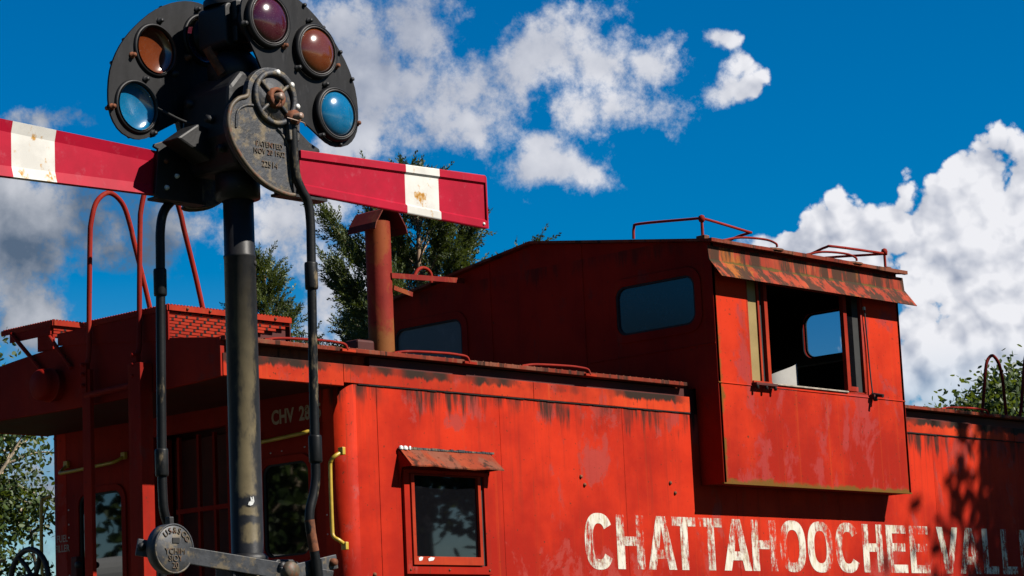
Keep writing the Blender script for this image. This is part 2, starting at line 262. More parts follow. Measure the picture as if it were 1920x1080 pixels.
# ------------------------------------------------------------------ mesh builder
class MB:
    def __init__(s): s.v = []; s.f = []; s.sm = []; s.bev = 0
    def add(s, vs, fs, smooth=False):
        b = len(s.v); s.v += [tuple(p) for p in vs]; s.f += [tuple(i+b for i in f) for f in fs]; s.sm += [smooth]*len(fs); return s
    def box(s, x0, x1, y0, y1, z0, z1):
        return s.add([(x, y, z) for x in (x0, x1) for y in (y0, y1) for z in (z0, z1)], [(0, 1, 3, 2), (4, 6, 7, 5), (0, 4, 5, 1), (2, 3, 7, 6), (0, 2, 6, 4), (1, 5, 7, 3)])
    def prism(s, loops, d0, d1, fr):
        """outline (with holes) in a plane, extruded from d0 to d1; fr maps (u, v, d) to a point"""
        flat = [p for l in loops for p in l]; n = len(flat)
        tris = tessellate_polygon([[Vector((p[0], p[1], 0)) for p in l] for l in loops])
        fs = [tuple(a) for a in tris] + [tuple(i+n for i in reversed(a)) for a in tris]; b = 0
        for l in loops:
            k = len(l); fs += [(b+i, b+(i+1) % k, b+(i+1) % k+n, b+i+n) for i in range(k)]; b += k
        return s.add([fr(u, v, d0) for u, v in flat]+[fr(u, v, d1) for u, v in flat], fs)
    def flat(s, loops, d, fr):
        pts = [p for l in loops for p in l]
        return s.add([fr(u, v, d) for u, v in pts], [tuple(a) for a in tessellate_polygon([[Vector((p[0], p[1], 0)) for p in l] for l in loops])])
    def tube(s, pts, r, n=10, caps=True):
        pts = [Vector(p) for p in pts]; rs = r if isinstance(r, (list, tuple)) else [r]*len(pts)
        rings = []; prev = None
        for i, p in enumerate(pts):
            d = (pts[min(i+1, len(pts)-1)]-pts[max(i-1, 0)]).normalized()
            if prev is None: a = d.orthogonal().normalized()
            else: a = (prev-d*prev.dot(d)).normalized()
            prev = a; b = d.cross(a)
            rings.append([p+(a*math.cos(2*math.pi*k/n)+b*math.sin(2*math.pi*k/n))*rs[i] for k in range(n)])
        vs = [p for q in rings for p in q]
        s.add(vs, [(i*n+k, i*n+(k+1) % n, (i+1)*n+(k+1) % n, (i+1)*n+k) for i in range(len(pts)-1) for k in range(n)], True)
        if caps: s.add(rings[0], [tuple(reversed(range(n)))]); s.add(rings[-1], [tuple(range(n))])
        return s
    def lathe(s, prof, c, ax, n=32, smooth=True):
        """profile of (radius, distance along the axis) turned about the axis"""
        c = Vector(c); ax = Vector(ax).normalized(); a = ax.orthogonal().normalized(); b = ax.cross(a)
        vs = [c+ax*h+(a*math.cos(2*math.pi*k/n)+b*math.sin(2*math.pi*k/n))*r for r, h in prof for k in range(n)]
        return s.add(vs, [(i*n+k, i*n+(k+1) % n, (i+1)*n+(k+1) % n, (i+1)*n+k) for i in range(len(prof)-1) for k in range(n)], smooth)
    def bevel(s, w): s.bev = w; return s
    def build(s, name, mat, parent=None, label=None):
        me = bpy.data.meshes.new(name); off = root_of(parent)
        me.from_pydata([(x-off[0], y-off[1], z-off[2]) for x, y, z in s.v], [], s.f)
        me.polygons.foreach_set('use_smooth', s.sm)
        bm = bmesh.new(); bm.from_mesh(me); bmesh.ops.recalc_face_normals(bm, faces=bm.faces)
        if s.bev:
            bmesh.ops.remove_doubles(bm, verts=bm.verts, dist=1e-5)
            ed = [e for e in bm.edges if len(e.link_faces) == 2 and e.calc_face_angle(0) > 0.6]
            bmesh.ops.bevel(bm, geom=ed, offset=s.bev, segments=2, affect='EDGES', profile=0.5)
        bm.to_mesh(me); bm.free()
        me.materials.append(M[mat] if isinstance(mat, str) else mat)
        o = bpy.data.objects.new(name, me); COL.objects.link(o)
        if parent: o.parent = parent
        if label: o['label'] = label
        return o
def root_of(p):
    while p is not None and p.parent is not None: p = p.parent
    return tuple(p.location) if p is not None else (0, 0, 0)
def thing(name, label, cat, loc, group=None):
    o = bpy.data.objects.new(name, None); COL.objects.link(o); o.location = loc; o.empty_display_size = 0.2
    o['label'] = label; o['category'] = cat
    if group: o['group'] = group
    return o
YZ = lambda u, v, d: (d, u, v)      # plane facing along x: u = y, v = z
XZ = lambda u, v, d: (u, d, v)      # plane facing along y: u = x, v = z
XY = lambda u, v, d: (u, v, d)
def rrect(u0, u1, v0, v1, r, n=6):
    out = []
    for cu, cv, a0 in ((u1-r, v1-r, 0), (u0+r, v1-r, 90), (u0+r, v0+r, 180), (u1-r, v0+r, 270)):
        out += [(cu+r*math.cos(R(a0+90*k/n)), cv+r*math.sin(R(a0+90*k/n))) for k in range(n+1)]
    return out
def box(name, mat, parent, *b, bev=0.0, label=None): return MB().box(*b).bevel(bev).build(name, mat, parent, label)
def smooth_path(pts, n=6):
    """Catmull-Rom through the points"""
    P = [Vector(p) for p in pts]; P = [P[0]*2-P[1]]+P+[P[-1]*2-P[-2]]; out = []
    for i in range(1, len(P)-2):
        for k in range(n):
            u = k/n; a, b, c, d = P[i-1:i+3]
            out.append(0.5*((2*b)+(c-a)*u+(2*a-5*b+4*c-d)*u*u+(3*b-a-3*c+d)*u**3))
    return out+[P[-2]]
def text_mesh(body, size, name, mat, parent, origin, udir, vdir, depth=0.0, align='LEFT', bold=0.0, sx=1.0):
    cu = bpy.data.curves.new(name, 'FONT'); cu.body = body; cu.size = size; cu.align_x = align; cu.extrude = depth; cu.offset = bold; cu.resolution_u = 3
    tmp = bpy.data.objects.new(name, cu); COL.objects.link(tmp)
    bpy.context.view_layer.update()
    me = bpy.data.meshes.new_from_object(tmp.evaluated_get(bpy.context.evaluated_depsgraph_get()))
    bpy.data.objects.remove(tmp)
    U = Vector(udir); V = Vector(vdir); W = U.cross(V); O = Vector(origin)-Vector(root_of(parent))
    for v in me.vertices: v.co = O+U*v.co.x*sx+V*v.co.y+W*v.co.z
    me.materials.clear(); me.materials.append(M[mat]); me.name = name
    o = bpy.data.objects.new(name, me); COL.objects.link(o); o.parent = parent; return o

# ================================================================== GROUND AND TRACK
gr = MB()
nG = 40; xs = [(-1+2*i/nG) for i in range(nG+1)]; xs = [math.copysign(abs(x)**2.2*700, x) for x in xs]
gr.add([(x+3, y, 0.0) for x in xs for y in xs], [(i*(nG+1)+j, (i+1)*(nG+1)+j, (i+1)*(nG+1)+j+1, i*(nG+1)+j+1) for i in range(nG) for j in range(nG)])
g = gr.build('ground', 'ground'); g['kind'] = 'structure'
tr = MB().prism([[(-0.6, 0.004), (3.6, 0.004), (3.0, 0.20), (0.0, 0.20)]], -60, 80, lambda u, v, d: (d, u, v)).build('track_bed', 'ballast'); tr['kind'] = 'structure'
for yy in (0.78, 2.22):
    MB().prism([[(yy-0.07, 0.20), (yy+0.07, 0.20), (yy+0.07, 0.215), (yy+0.01, 0.23), (yy+0.01, 0.32), (yy+0.035, 0.33), (yy+0.035, 0.36), (yy-0.035, 0.36), (yy-0.035, 0.33), (yy-0.01, 0.32), (yy-0.01, 0.23), (yy-0.07, 0.215)]], -60, 80, lambda u, v, d: (d, u, v)).build('rail', 'steel', tr)

# ================================================================== CABOOSE
CB = thing('caboose', 'weathered red railway caboose with extended cupola and white lettering', 'caboose', (4.95, 1.5, 0.36))
XE = 9.9            # far end wall
XC0, XC1, YB = 3.534, 5.94, -0.214
# body core behind the plates
core = [(0.26, 2.96), (0.26, 0.03), (XE-0.02, 0.03), (XE-0.02, 2.96)]
MB().prism([core], 1.15, 3.785, XY).build('body_shell', 'deep', CB)
# rounded corner posts
for sx in (0, 1):
    for sy in (0, 1):
        arc = [(0.1-0.1*math.sin(R(a)), 0.1-0.1*math.cos(R(a))) for a in range(0, 91, 10)]
        pl = arc+[(0.0, 0.2), (0.28, 0.2), (0.28, 0.0)]
        pl = [((XE-x) if sx else x, (3.0-y) if sy else y) for x, y in pl]
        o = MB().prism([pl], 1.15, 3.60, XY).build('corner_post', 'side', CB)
        for p in o.data.polygons: p.use_smooth = abs(p.normal.z) < 0.5 and p.area < 0.06
# side plates, each its own sheet with an open seam between
seams = [0.283, 1.417, 2.683, 3.95, 5.25, 6.62, 7.95, XE-0.283]
for i in range(len(seams)-1):
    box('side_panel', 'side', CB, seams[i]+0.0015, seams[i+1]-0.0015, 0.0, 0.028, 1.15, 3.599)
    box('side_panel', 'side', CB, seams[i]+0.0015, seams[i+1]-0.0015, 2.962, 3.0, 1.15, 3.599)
# letterboard strips under the eave
for x0, x1 in ((-0.985, -0.003), (0.0, 1.76), (1.763, 3.452), (6.03, 7.9), (7.903, 9.9), (9.903, 10.88)):
    box('letterboard', 'letterboard', CB, x0, x1, -0.007, 0.035, 3.607 if 0 <= x0 < 9.9 else 3.585, 3.722, bev=0.003)
    box('letterboard', 'letterboard', CB, x0, x1, 2.965, 3.007, 3.607 if 0 <= x0 < 9.9 else 3.585, 3.722)
# ragged weld seam below the letterboard
random.seed(4)
for x0, x1 in ((0.12, 3.45), (6.0, 9.85)):
    mb = MB(); x = x0
    while x < x1:
        l = random.uniform(0.03, 0.10); h = random.uniform(0.004, 0.009); zc = 3.603+random.uniform(-0.0015, 0.0015)
        mb.box(x, min(x+l, x1), -0.009, 0.02, zc-h/2, zc+h/2); x += l+0.001
    o = mb.build('weld_seam', 'black_void', CB)
# roof: arched sheet in two lengths, with an eave plate
def roof_z(y): q = abs(y-1.5)/1.5; return 3.955-0.145*q**1.35
arch = [(0.075+2.85*k/16, roof_z(0.075+2.85*k/16)) for k in range(17)]
for x0, x1 in ((-0.965, XC0-0.01), (XC1+0.01, 10.865)):
    lp = arch+[(2.925, 3.71), (2.8, 3.71), (1.5, 3.80), (0.2, 3.71), (0.075, 3.71)]
    rf = MB().prism([lp], x0, x1, YZ).build('roof', 'lip', CB)
    if x0 < 0: roof_near = rf
for x0, x1 in ((-0.99, 1.25), (1.253, 3.40), (6.0, 8.3), (8.303, 10.89)):
    box('eave_plate', 'lip', CB, x0, x1, -0.035, 0.14, 3.795, 3.822, bev=0.003)
    box('eave_plate', 'lip', CB, x0, x1, 2.80, 3.035, 3.795, 3.822)
# rivets along the eave plate
mb = MB(); random.seed(1)
for k in range(60):
    x = -0.9+k*0.072
    if x < 3.38: mb.lathe([(0.006, 0), (0.005, 0.005), (0.0, 0.007)], (x, -0.02+random.uniform(-.004, .004), 3.8215), (0, 0, 1), 6)
mb.build('rivets', 'rust', CB)['kind'] = 'stuff'
# roof grab irons at the eave: bar runs back from a foot bolted to the eave plate
for xg in (0.0, 1.10, 2.31, 7.45):
    gi = MB().tube(smooth_path([(xg-0.62, 0.02, 3.83), (xg-0.5, 0.0, 3.845), (xg-0.2, -0.02, 3.853), (xg-0.08, -0.035, 3.848), (xg-0.02, -0.045, 3.838), (xg, -0.048, 3.805)], 5), 0.009, 8).build('grab_iron', 'tube', CB)
    MB().prism([[(xg-0.05, -0.055), (xg+0.075, -0.045), (xg+0.06, 0.02), (xg-0.06, 0.02)]], 3.793, 3.81, XY).bevel(0.002).build('foot_plate', 'grate', gi)
    MB().prism([[(xg-0.64, 0.0), (xg-0.58, 0.0), (xg-0.58, 0.05), (xg-0.64, 0.05)]], 3.822, 3.835, XY).build('foot_plate', 'grate', gi)

# --- end platforms (near one in view, far one beyond)
def end_fascia(x0, x1):
    top = [(3.0*k/20, roof_z(3.0*k/20)+0.004) for k in range(21)]
    bot = [(3.0*k/20, 3.548+0.034*(abs(k-10)/10)**2) for k in range(20, -1, -1)]
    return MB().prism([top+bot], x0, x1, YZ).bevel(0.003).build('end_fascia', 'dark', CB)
end_fascia(-1.0, -0.968); end_fascia(10.868, 10.9)
box('platform_ceiling', 'deep', CB, -0.966, -0.004, 0.04, 2.96, 3.585, 3.70); box('platform_ceiling', 'deep', CB, XE+0.004, 10.866, 0.04, 2.96, 3.585, 3.70)
box('end_platform', 'deep', CB, -1.0, 0.25, 0.02, 2.98, 1.02, 1.145); box('end_platform', 'deep', CB, XE-0.2, 10.9, 0.02, 2.98, 1.02, 1.145)
# near end wall with door recess and openings for two windows
wr = rrect(0.335, 0.765, 2.57, 3.16, 0.075); wl = rrect(2.19, 2.655, 2.30, 3.14, 0.075)
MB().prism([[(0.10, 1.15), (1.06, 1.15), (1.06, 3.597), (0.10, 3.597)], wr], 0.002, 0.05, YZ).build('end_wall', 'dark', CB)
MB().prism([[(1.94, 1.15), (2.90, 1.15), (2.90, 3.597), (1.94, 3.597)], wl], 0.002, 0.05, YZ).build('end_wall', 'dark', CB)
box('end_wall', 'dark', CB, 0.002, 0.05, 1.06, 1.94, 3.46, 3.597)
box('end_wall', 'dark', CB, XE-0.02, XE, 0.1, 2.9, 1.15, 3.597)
def end_window(name, lp, u0, u1, v0, v1, mat):
    fr_ = MB().prism([rrect(u0-0.045, u1+0.045, v0-0.045, v1+0.045, 0.115), rrect(u0, u1, v0, v1, 0.072)], -0.012, 0.0, YZ).bevel(0.003).build('window', 'dark', CB)
    MB().prism([rrect(u0-0.01, u1+0.01, v0-0.01, v1+0.01, 0.08)], 0.012, 0.018, YZ).build('pane', mat, fr_)
    MB().prism([rrect(u0, u1, v0, v1, 0.074), rrect(u0+0.012, u1-0.012, v0+0.012, v1-0.012, 0.065)], 0.0, 0.011, YZ).build('gasket', 'tyre', fr_)
    return fr_
end_window('window', wr, 0.335, 0.765, 2.57, 3.16, 'glass'); end_window('window', wl, 2.19, 2.655, 2.30, 3.14, 'glass')
# screw rows on the end wall
mb = MB()
for y, z in [(0.69, 3.235), (0.585, 3.238), (0.37, 3.243), (0.185, 2.80), (0.185, 2.68), (2.78, 3.05), (2.78, 2.95), (2.78, 2.86), (2.78, 2.6), (2.1, 3.2)]:
    mb.lathe([(0.006, 0), (0.005, 0.004), (0, 0.006)], (0.002, y, z), (-1, 0, 0), 6)
mb.build('screws', 'bolt', CB)['kind'] = 'stuff'
# door in the recess with its bars
dr = box('door', 'deep', CB, 0.205, 0.255, 1.12, 1.88, 1.15, 3.44, bev=0.004)
for y in (1.12, 1.66, 1.30, 1.46): box('door_bar', 'dark', dr, 0.06, 0.085, y, y+0.022, 1.3, 3.44)
for z in (2.93, 2.2): box('door_bar', 'dark', dr, 0.058, 0.09, 1.08, 1.70, z, z+0.03)
box('door_frame', 'dark', CB, -0.012, 0.2, 1.06, 1.10, 1.15, 3.458); box('door_frame', 'dark', CB, -0.012, 0.2, 1.90, 1.94, 1.15, 3.458)
# end lettering
text_mesh('CHV', 0.125, 'lettering', 'letter_cream', CB, (-0.001, 0.672, 3.415), (0, -1, 0), (0, 0, 1), 0.0, bold=0.004, sx=0.82)
text_mesh('2835', 0.125, 'lettering', 'letter_cream', CB, (-0.001, 0.412, 3.415), (0, -1, 0), (0, 0, 1), 0.0, bold=0.004, sx=0.82)
text_mesh('FUEL\nFILLER', 0.068, 'lettering', 'sill', CB, (-0.001, 2.855, 2.835), (0, -1, 0), (0, 0, 1), 0.0, align='CENTER', bold=0.001, sx=0.85)
# yellow grab rails
def grab(pts, mat='yellow', r=0.0125, feet=None):
    o = MB().tube(smooth_path(pts, 5), r, 10).build('grab_rail', mat, CB)
    for f in feet or []: MB().box(f[0]-0.016, f[0]+0.010, f[1]-0.022, f[1]+0.022, f[2]-0.024, f[2]+0.024).bevel(0.004).build('foot', mat, o)
    return o
grab([(-0.008, -0.005+0.03, 3.175), (-0.06, 0.0+0.03, 3.15), (-0.075, 0.055, 3.12), (-0.075, 0.065, 3.06), (-0.075, 0.065, 2.72), (-0.075, 0.055, 2.655), (-0.06, 0.025, 2.63), (-0.008, 0.02, 2.60)], feet=[(-0.012, 0.02, 3.18), (-0.012, 0.02, 2.595)])
grab([(-0.005, 0.80, 3.34), (-0.07, 0.79, 3.305), (-0.085, 0.70, 3.30), (-0.085, 0.33, 3.315), (-0.07, 0.265, 3.325), (-0.005, 0.25, 3.355)], feet=[(-0.008, 0.80, 3.345), (-0.008, 0.25, 3.36)])
grab([(-0.005, 2.78, 3.36), (-0.07, 2.77, 3.31), (-0.085, 2.70, 3.30), (-0.085, 2.25, 3.315), (-0.07, 2.17, 3.325), (-0.005, 2.15, 3.36)], feet=[(-0.008, 2.78, 3.365), (-0.008, 2.15, 3.365)])
grab([(0.02, 3.0, 3.17), (0.0, 3.05, 3.15), (-0.02, 3.06, 3.10), (-0.02, 3.06, 2.6), (0.0, 3.05, 2.53), (0.02, 3.0, 2.5)], mat='yellow')
# door latch beside the left window
lc = box('door_latch', 'deep', CB, -0.05, 0.0, 2.635, 2.70, 2.55, 2.72, bev=0.008); MB().lathe([(0.0, 0.03), (0.02, 0.03), (0.024, 0.015), (0.024, 0)], (-0.05, 2.60, 2.66), (-1, 0, 0), 12).build('knob', 'iron', lc)
# round marker housing on the fascia
mk = MB().lathe([(0.0, 0.15), (0.085, 0.148), (0.097, 0.135), (0.1, 0.11), (0.1, 0.075), (0.104, 0.073), (0.104, 0.045), (0.098, 0.04), (0.098, 0.0)], (-1.0, 1.58, 3.71), (-1, 0, 0), 36).build('marker_housing', 'dark', CB)
MB().lathe([(0.103, 0.05), (0.109, 0.052), (0.109, 0.066), (0.103, 0.068)], (-1.0, 1.58, 3.71), (-1, 0, 0), 36).build('clamp_band', 'tube', mk)
# ladder on the platform end
ld_y0, ld_y1 = 1.19, 0.69
lp_ = box('ladder_post', 'dark', CB, -1.10, -1.005, 0.625, 0.745, 1.15, 3.735, bev=0.003)
ll = box('ladder_post', 'dark', CB, -1.075, -1.045, 1.145, 1.225, 1.15, 3.76, bev=0.003)
MB().tube([(-1.06, 1.20, 3.60), (-1.06, 0.66, 3.615)], 0.021, 10).build('rung', 'tube', CB)
def hoop(xo, y, sgn, zb, drop=0.0):
    X = lambda d: xo+sgn*d
    pts = [(X(-0.03), y, zb), (X(-0.02), y, 3.78), (X(0), y, 3.86), (X(0.01), y, 4.2), (X(0.025), y, 4.6), (X(0.035), y, 4.70), (X(0.075), y, 4.83), (X(0.15), y, 4.902), (X(0.22), y, 4.905), (X(0.30), y, 4.84), (X(0.355), y, 4.70), (X(0.375), y, 4.62), (X(0.46), y, 4.33), (X(0.53), y, 4.06)]
    pts = [(a, b, c if c < 4.1 else c-drop) for a, b, c in pts]
    h = MB().tube(smooth_path(pts, 5), 0.0165, 10).build('ladder_hoop', 'tube', CB)
    return h
for y in (1.195, 0.70):
    h = hoop(-1.04, y, 1, 3.64)
    mb = MB()
    for z in (3.66, 3.73, 3.79): mb.lathe([(0.0, 0.02), (0.012, 0.018), (0.014, 0.0)], (-1.085, y, z), (-1, 0, 0), 8)
    mb.box(-1.084, -1.05, y-0.022, y+0.022, 3.62, 3.80); mb.build('foot_bolts', 'dark', h)
for y in (1.86, 1.42): hoop(10.93, y, -1, 3.64, 0.12)
# raised roof walkways at the platform end
def deck(name, x0, x1, y0, y1, z, skirt_rows, ends):
    d = MB(); n = max(3, int((y1-y0)/0.028)); w = (y1-y0)/n
    for k in range(n): d.box(x0, x1, y0+k*w+0.003, y0+(k+1)*w-0.003, z-0.012, z)
    # serrated grip edge
    k = x0
    while k < x1: d.box(k, k+0.012, y0-0.002, y0+0.012, z, z+0.007); k += 0.026
    k = y0
    while k < y1: d.box(x0-0.002, x0+0.012, k, k+0.012, z, z+0.007); k += 0.026
    o = d.build(name, 'grate', CB); o['kind'] = 'stuff'
    e = MB().box(x0-0.004, x1, y0-0.014, y0-0.006, z-0.034, z-0.001).box(x0-0.014, x0-0.005, y0-0.006, y1, z-0.034, z-0.001).build('edge_strip', 'grate', o)
    mb = MB(); dots = MB()
    for i, (zz_, xe) in enumerate(zip(skirt_rows, ends)):
        xx = x0+0.004
        while xx < xe-0.01:                      # slots are punched between short bars
            l = xe-xx; mb.box(xx, xx+l, y0+0.006, y0+0.016, zz_-0.0078, zz_+0.0078); xx += l+0.014
        xx = x0+0.03+0.028*(i % 3)
        while xx < xe-0.03: dots.box(xx, xx+0.016, y0+0.0035, y0+0.006, zz_-0.007, zz_+0.007); xx += 0.085
    s_ = mb.build('slotted_side', 'grate', o); s_['kind'] = 'stuff'; s_ = dots.build('punched_slots', 'black_void', o); s_['kind'] = 'stuff'
    return o
random.seed(8)
rows = [3.873+0.0195*k for k in range(9)]
dA = deck('roof_walkway', -1.0, 0.0, 0.468, 1.27, 4.075, rows, [-0.80, -0.66, -0.54, -0.43, -0.32, -0.22, -0.12, -0.04, -0.006])
MB().prism([[(0.462, 3.858), (1.55, 3.962), (1.55, 4.04), (0.462, 4.04)]], -1.008, -0.997, YZ).build('end_plate', 'dark', dA)
box('back_plate', 'deep', dA, -0.99, -0.003, 0.50, 0.512, 3.87, 4.055); box('end_plate', 'deep', dA, -0.004, 0.004, 0.47, 1.25, 3.88, 4.055)
mb = MB()
for x in (-0.86, -0.68, -0.14): mb.lathe([(0.0, 0.008), (0.009, 0.007), (0.01, 0.0)], (x, 0.453, 4.058), (0, -1, 0), 8)
mb.build('bolts', 'rust', dA)
dB = deck('roof_walkway', -1.0, -0.30, 1.60, 2.14, 4.135, [4.04, 4.06, 4.08], [-0.55, -0.42, -0.31])
for (y0, z0, y1, z1) in ((2.02, 4.10, 1.70, 3.82), (1.62, 4.03, 1.40, 3.80)):
    MB().tube([(-1.02, y0, z0), (-1.02, y1, z1)], 0.014, 6).build('brace', 'dark', dB)
box('side_plate', 'dark', dB, -1.012, -1.002, 1.62, 2.05, 4.045, 4.10); box('support', 'dark', dB, -1.008, -0.99, 1.60, 1.76, 3.95, 4.045)
# brake wheel on the platform
bw = MB()
c = Vector((-0.72, 2.265, 2.53)); ring = [c+Vector((0, 0.2*math.cos(2*math.pi*k/40), 0.2*math.sin(2*math.pi*k/40))) for k in range(41)]
bw.tube(ring, 0.019, 10, False); bwo = bw.build('brake_wheel', 'iron', CB)
for k in range(5):
    a = R(90+36+72*k); MB().tube(smooth_path([c+Vector((0.0, 0.19*math.cos(a), 0.19*math.sin(a))), c+Vector((0.02, 0.1*math.cos(a+0.08), 0.1*math.sin(a+0.08))), c+Vector((0.03, 0.02*math.cos(a), 0.02*math.sin(a)))], 4), [0.016]*8+[0.02], 8).build('spoke', 'iron', bwo)
MB().lathe([(0, 0.06), (0.04, 0.055), (0.05, 0.0), (0.04, -0.05)], c+Vector((0.03, 0, 0)), (-1, 0, 0), 16).build('hub', 'iron', bwo)
MB().tube([(-0.69, 2.265, 1.14), (-0.69, 2.265, 2.53)], 0.025, 10).build('staff', 'dark', bwo)

# --- side window with its awning
sw = MB().prism([[(0.478, 2.425), (1.262, 2.425), (1.262, 3.085), (0.478, 3.085)], [(0.527, 2.478), (0.527, 3.06), (1.215, 3.06), (1.215, 2.478)]], -0.022, -0.001, XZ).bevel(0.002).build('side_window', 'side', CB)
MB().prism([[(0.531, 2.482), (1.172, 2.482), (1.172, 3.056), (0.531, 3.056)], [(0.560, 2.535), (0.560, 3.05), (1.145, 3.05), (1.145, 2.535)]], -0.034, -0.003, XZ).bevel(0.002).build('sash', 'sash', sw)
box('pane', 'glass', sw, 0.558, 1.147, -0.012, -0.008, 2.533, 3.052)
box('track', 'tyre', sw, 1.175, 1.213, -0.006, -0.0015, 2.48, 3.058)
mb = MB()
for x in (0.51, 0.86, 1.235): mb.lathe([(0.0, 0.006), (0.007, 0.005), (0.008, 0)], (x, -0.022, 2.452), (0, -1, 0), 8)
mb.build('screws', 'rust', sw)['kind'] = 'stuff'
MB().prism([[(0.575, 2.505), (0.60, 2.51), (0.61, 2.53), (0.59, 2.533), (0.57, 2.525)]], -0.0365, -0.0345, XZ).build('paint_flake', 'white', sw)
MB().prism([[(0.66, 2.505), (0.70, 2.51), (0.715, 2.528), (0.68, 2.532), (0.655, 2.52)]], -0.0365, -0.0345, XZ).build('paint_flake', 'white', sw)
aw = MB(); wob = [0.004*math.sin(7*k)+0.003*math.sin(17*k+1) for k in range(13)]
tp = [(0.458+0.835*k/12, -0.012, 3.215+wob[k]*0.5) for k in range(13)]; bt = [(0.440+0.855*k/12, -0.135, 3.098+wob[k]) for k in range(13)]
aw.add(tp+bt+[(x, y, z-0.008) for x, y, z in tp]+[(x, y+0.002, z-0.008) for x, y, z in bt], [(k, k+1, k+14, k+13) for k in range(12)]+[(k+26, k+39, k+40, k+27) for k in range(12)]+[(k+13, k+14, k+40, k+39) for k in range(12)]+[(0, 13, 39, 26), (12, 38, 51, 25)]+[(k, k+26, k+27, k+1) for k in range(12)])
awo = aw.build('window_awning', 'lip', CB)
MB().prism([[(-0.001, 3.21), (-0.125, 3.095), (-0.03, 3.095), (-0.001, 2.985)]], 0.452, 0.458, YZ).build('awning_cheek', 'side', awo); MB().prism([[(-0.001, 3.21), (-0.125, 3.095), (-0.03, 3.095), (-0.001, 2.985)]], 1.262, 1.268, YZ).build('awning_cheek', 'side', awo)
mb = MB(); random.seed(12); x = 0.46
while x < 1.29:
    l = random.uniform(0.02, 0.06); mb.box(x, x+l, -0.022, -0.001, 3.212, 3.222+random.uniform(0, 0.006)); x += l+0.004
mb.build('caulking', 'cast', awo)
mb = MB(); 
for x, w in ((0.462, 0.03), (0.50, 0.035), (0.54, 0.02)): mb.lathe([(0.0, 0.022), (w*0.35, 0.018), (w*0.5, 0.008), (w*0.55, 0.0)], (x, -0.02, 3.212), (0, -0.3, 1), 8)
mb.build('caulking', 'white', awo)

# --- side lettering
def glyph(ch, w, h, s):
    hs = s*0.78
    def ring(cx, cy, rx, ry, a0, a1, n, p=2.5):
        return [(cx+rx*math.copysign(abs(math.cos(R(a)))**(2/p), math.cos(R(a))), cy+ry*math.copysign(abs(math.sin(R(a)))**(2/p), math.sin(R(a)))) for a in [a0+(a1-a0)*k/n for k in range(n+1)]]
    if ch == 'O': return [[ring(w/2, h/2, w/2, h/2+0.006, 0, 360, 40)[:-1], ring(w/2, h/2, w/2-s, h/2-hs, 0, 360, 40)[:-1]]]
    if ch == 'C': return [[ring(w/2, h/2, w/2, h/2+0.006, 32, 328, 36)+ring(w/2, h/2, w/2-s, h/2-hs, 322, 38, 36)]]
    if ch == 'H': return [[[(0, 0), (s, 0), (s, h*0.43), (w-s, h*0.43), (w-s, 0), (w, 0), (w, h), (w-s, h), (w-s, h*0.43+hs), (s, h*0.43+hs), (s, h), (0, h)]]]
    if ch == 'T': return [[[(w/2-s/2, 0), (w/2+s/2, 0), (w/2+s/2, h-hs), (w, h-hs), (w, h), (0, h), (0, h-hs), (w/2-s/2, h-hs)]]]
    if ch == 'E': return [[[(0, 0), (w, 0), (w, hs), (s, hs), (s, h*0.45), (w*0.92, h*0.45), (w*0.92, h*0.45+hs), (s, h*0.45+hs), (s, h-hs), (w*0.98, h-hs), (w*0.98, h), (0, h)]]]
    if ch == 'L': return [[[(0, 0), (w, 0), (w, hs), (s, hs), (s, h), (0, h)]]]
    if ch == 'V': return [[[(w/2-s*0.6, 0), (w/2+s*0.6, 0), (w, h), (w-s*1.05, h), (w/2, h*0.26), (s*1.05, h), (0, h)]]]
    if ch == 'A':
        k = lambda z: (w/2-s*0.6)*z/h
        return [[[(0, 0), (s*1.02, 0), (s*1.02+k(h*0.2), h*0.2), (w-s*1.02-k(h*0.2), h*0.2), (w-s*1.02, 0), (w, 0), (w/2+s*0.6, h), (w/2-s*0.6, h)], [(s*1.02+k(h*0.2+hs)+0.003, h*0.2+hs), (w/2, h*0.83), (w-s*1.02-k(h*0.2+hs)-0.003, h*0.2+hs)]]]
    if ch == 'Y': return [[[(w/2-s/2, 0), (w/2+s/2, 0), (w/2+s/2, h*0.42), (w, h), (w-s*1.1, h), (w/2, h*0.58), (s*1.1, h), (0, h), (w/2-s/2, h*0.42)]]]
LET = [('C', 2.22, 2.52), ('H', 2.557, 2.855), ('A', 2.89, 3.205), ('T', 3.17, 3.44), ('T', 3.476, 3.749), ('A', 3.755, 4.085), ('H', 4.10, 4.405), ('O', 4.446, 4.772), ('O', 4.80, 5.126), ('C', 5.165, 5.485), ('H', 5.529, 5.802), ('E', 5.858, 6.14), ('E', 6.185, 6.46), ('V', 6.585, 6.90), ('A', 6.905, 7.23), ('L', 7.27, 7.50), ('L', 7.565, 7.80), ('E', 7.86, 8.12), ('Y', 8.14, 8.45)]
for ch, x0, x1 in LET:
    for lps in glyph(ch, x1-x0, 0.376, 0.083):
        MB().flat([[(x0+u, 2.474+v) for u, v in l] for l in lps], -0.0022, XZ).build('letter', 'letter_white', CB)
# bolt heads on the side
mb = MB()
for x, z in [(2.21, 3.10), (2.245, 3.045), (3.18, 3.09), (3.23, 3.02), (0.21, 2.42)]: mb.lathe([(0.0, 0.012), (0.012, 0.01), (0.014, 0.0)], (x, 0.0, z), (0, -1, 0), 8)
mb.build('bolts', 'rust', CB)['kind'] = 'stuff'

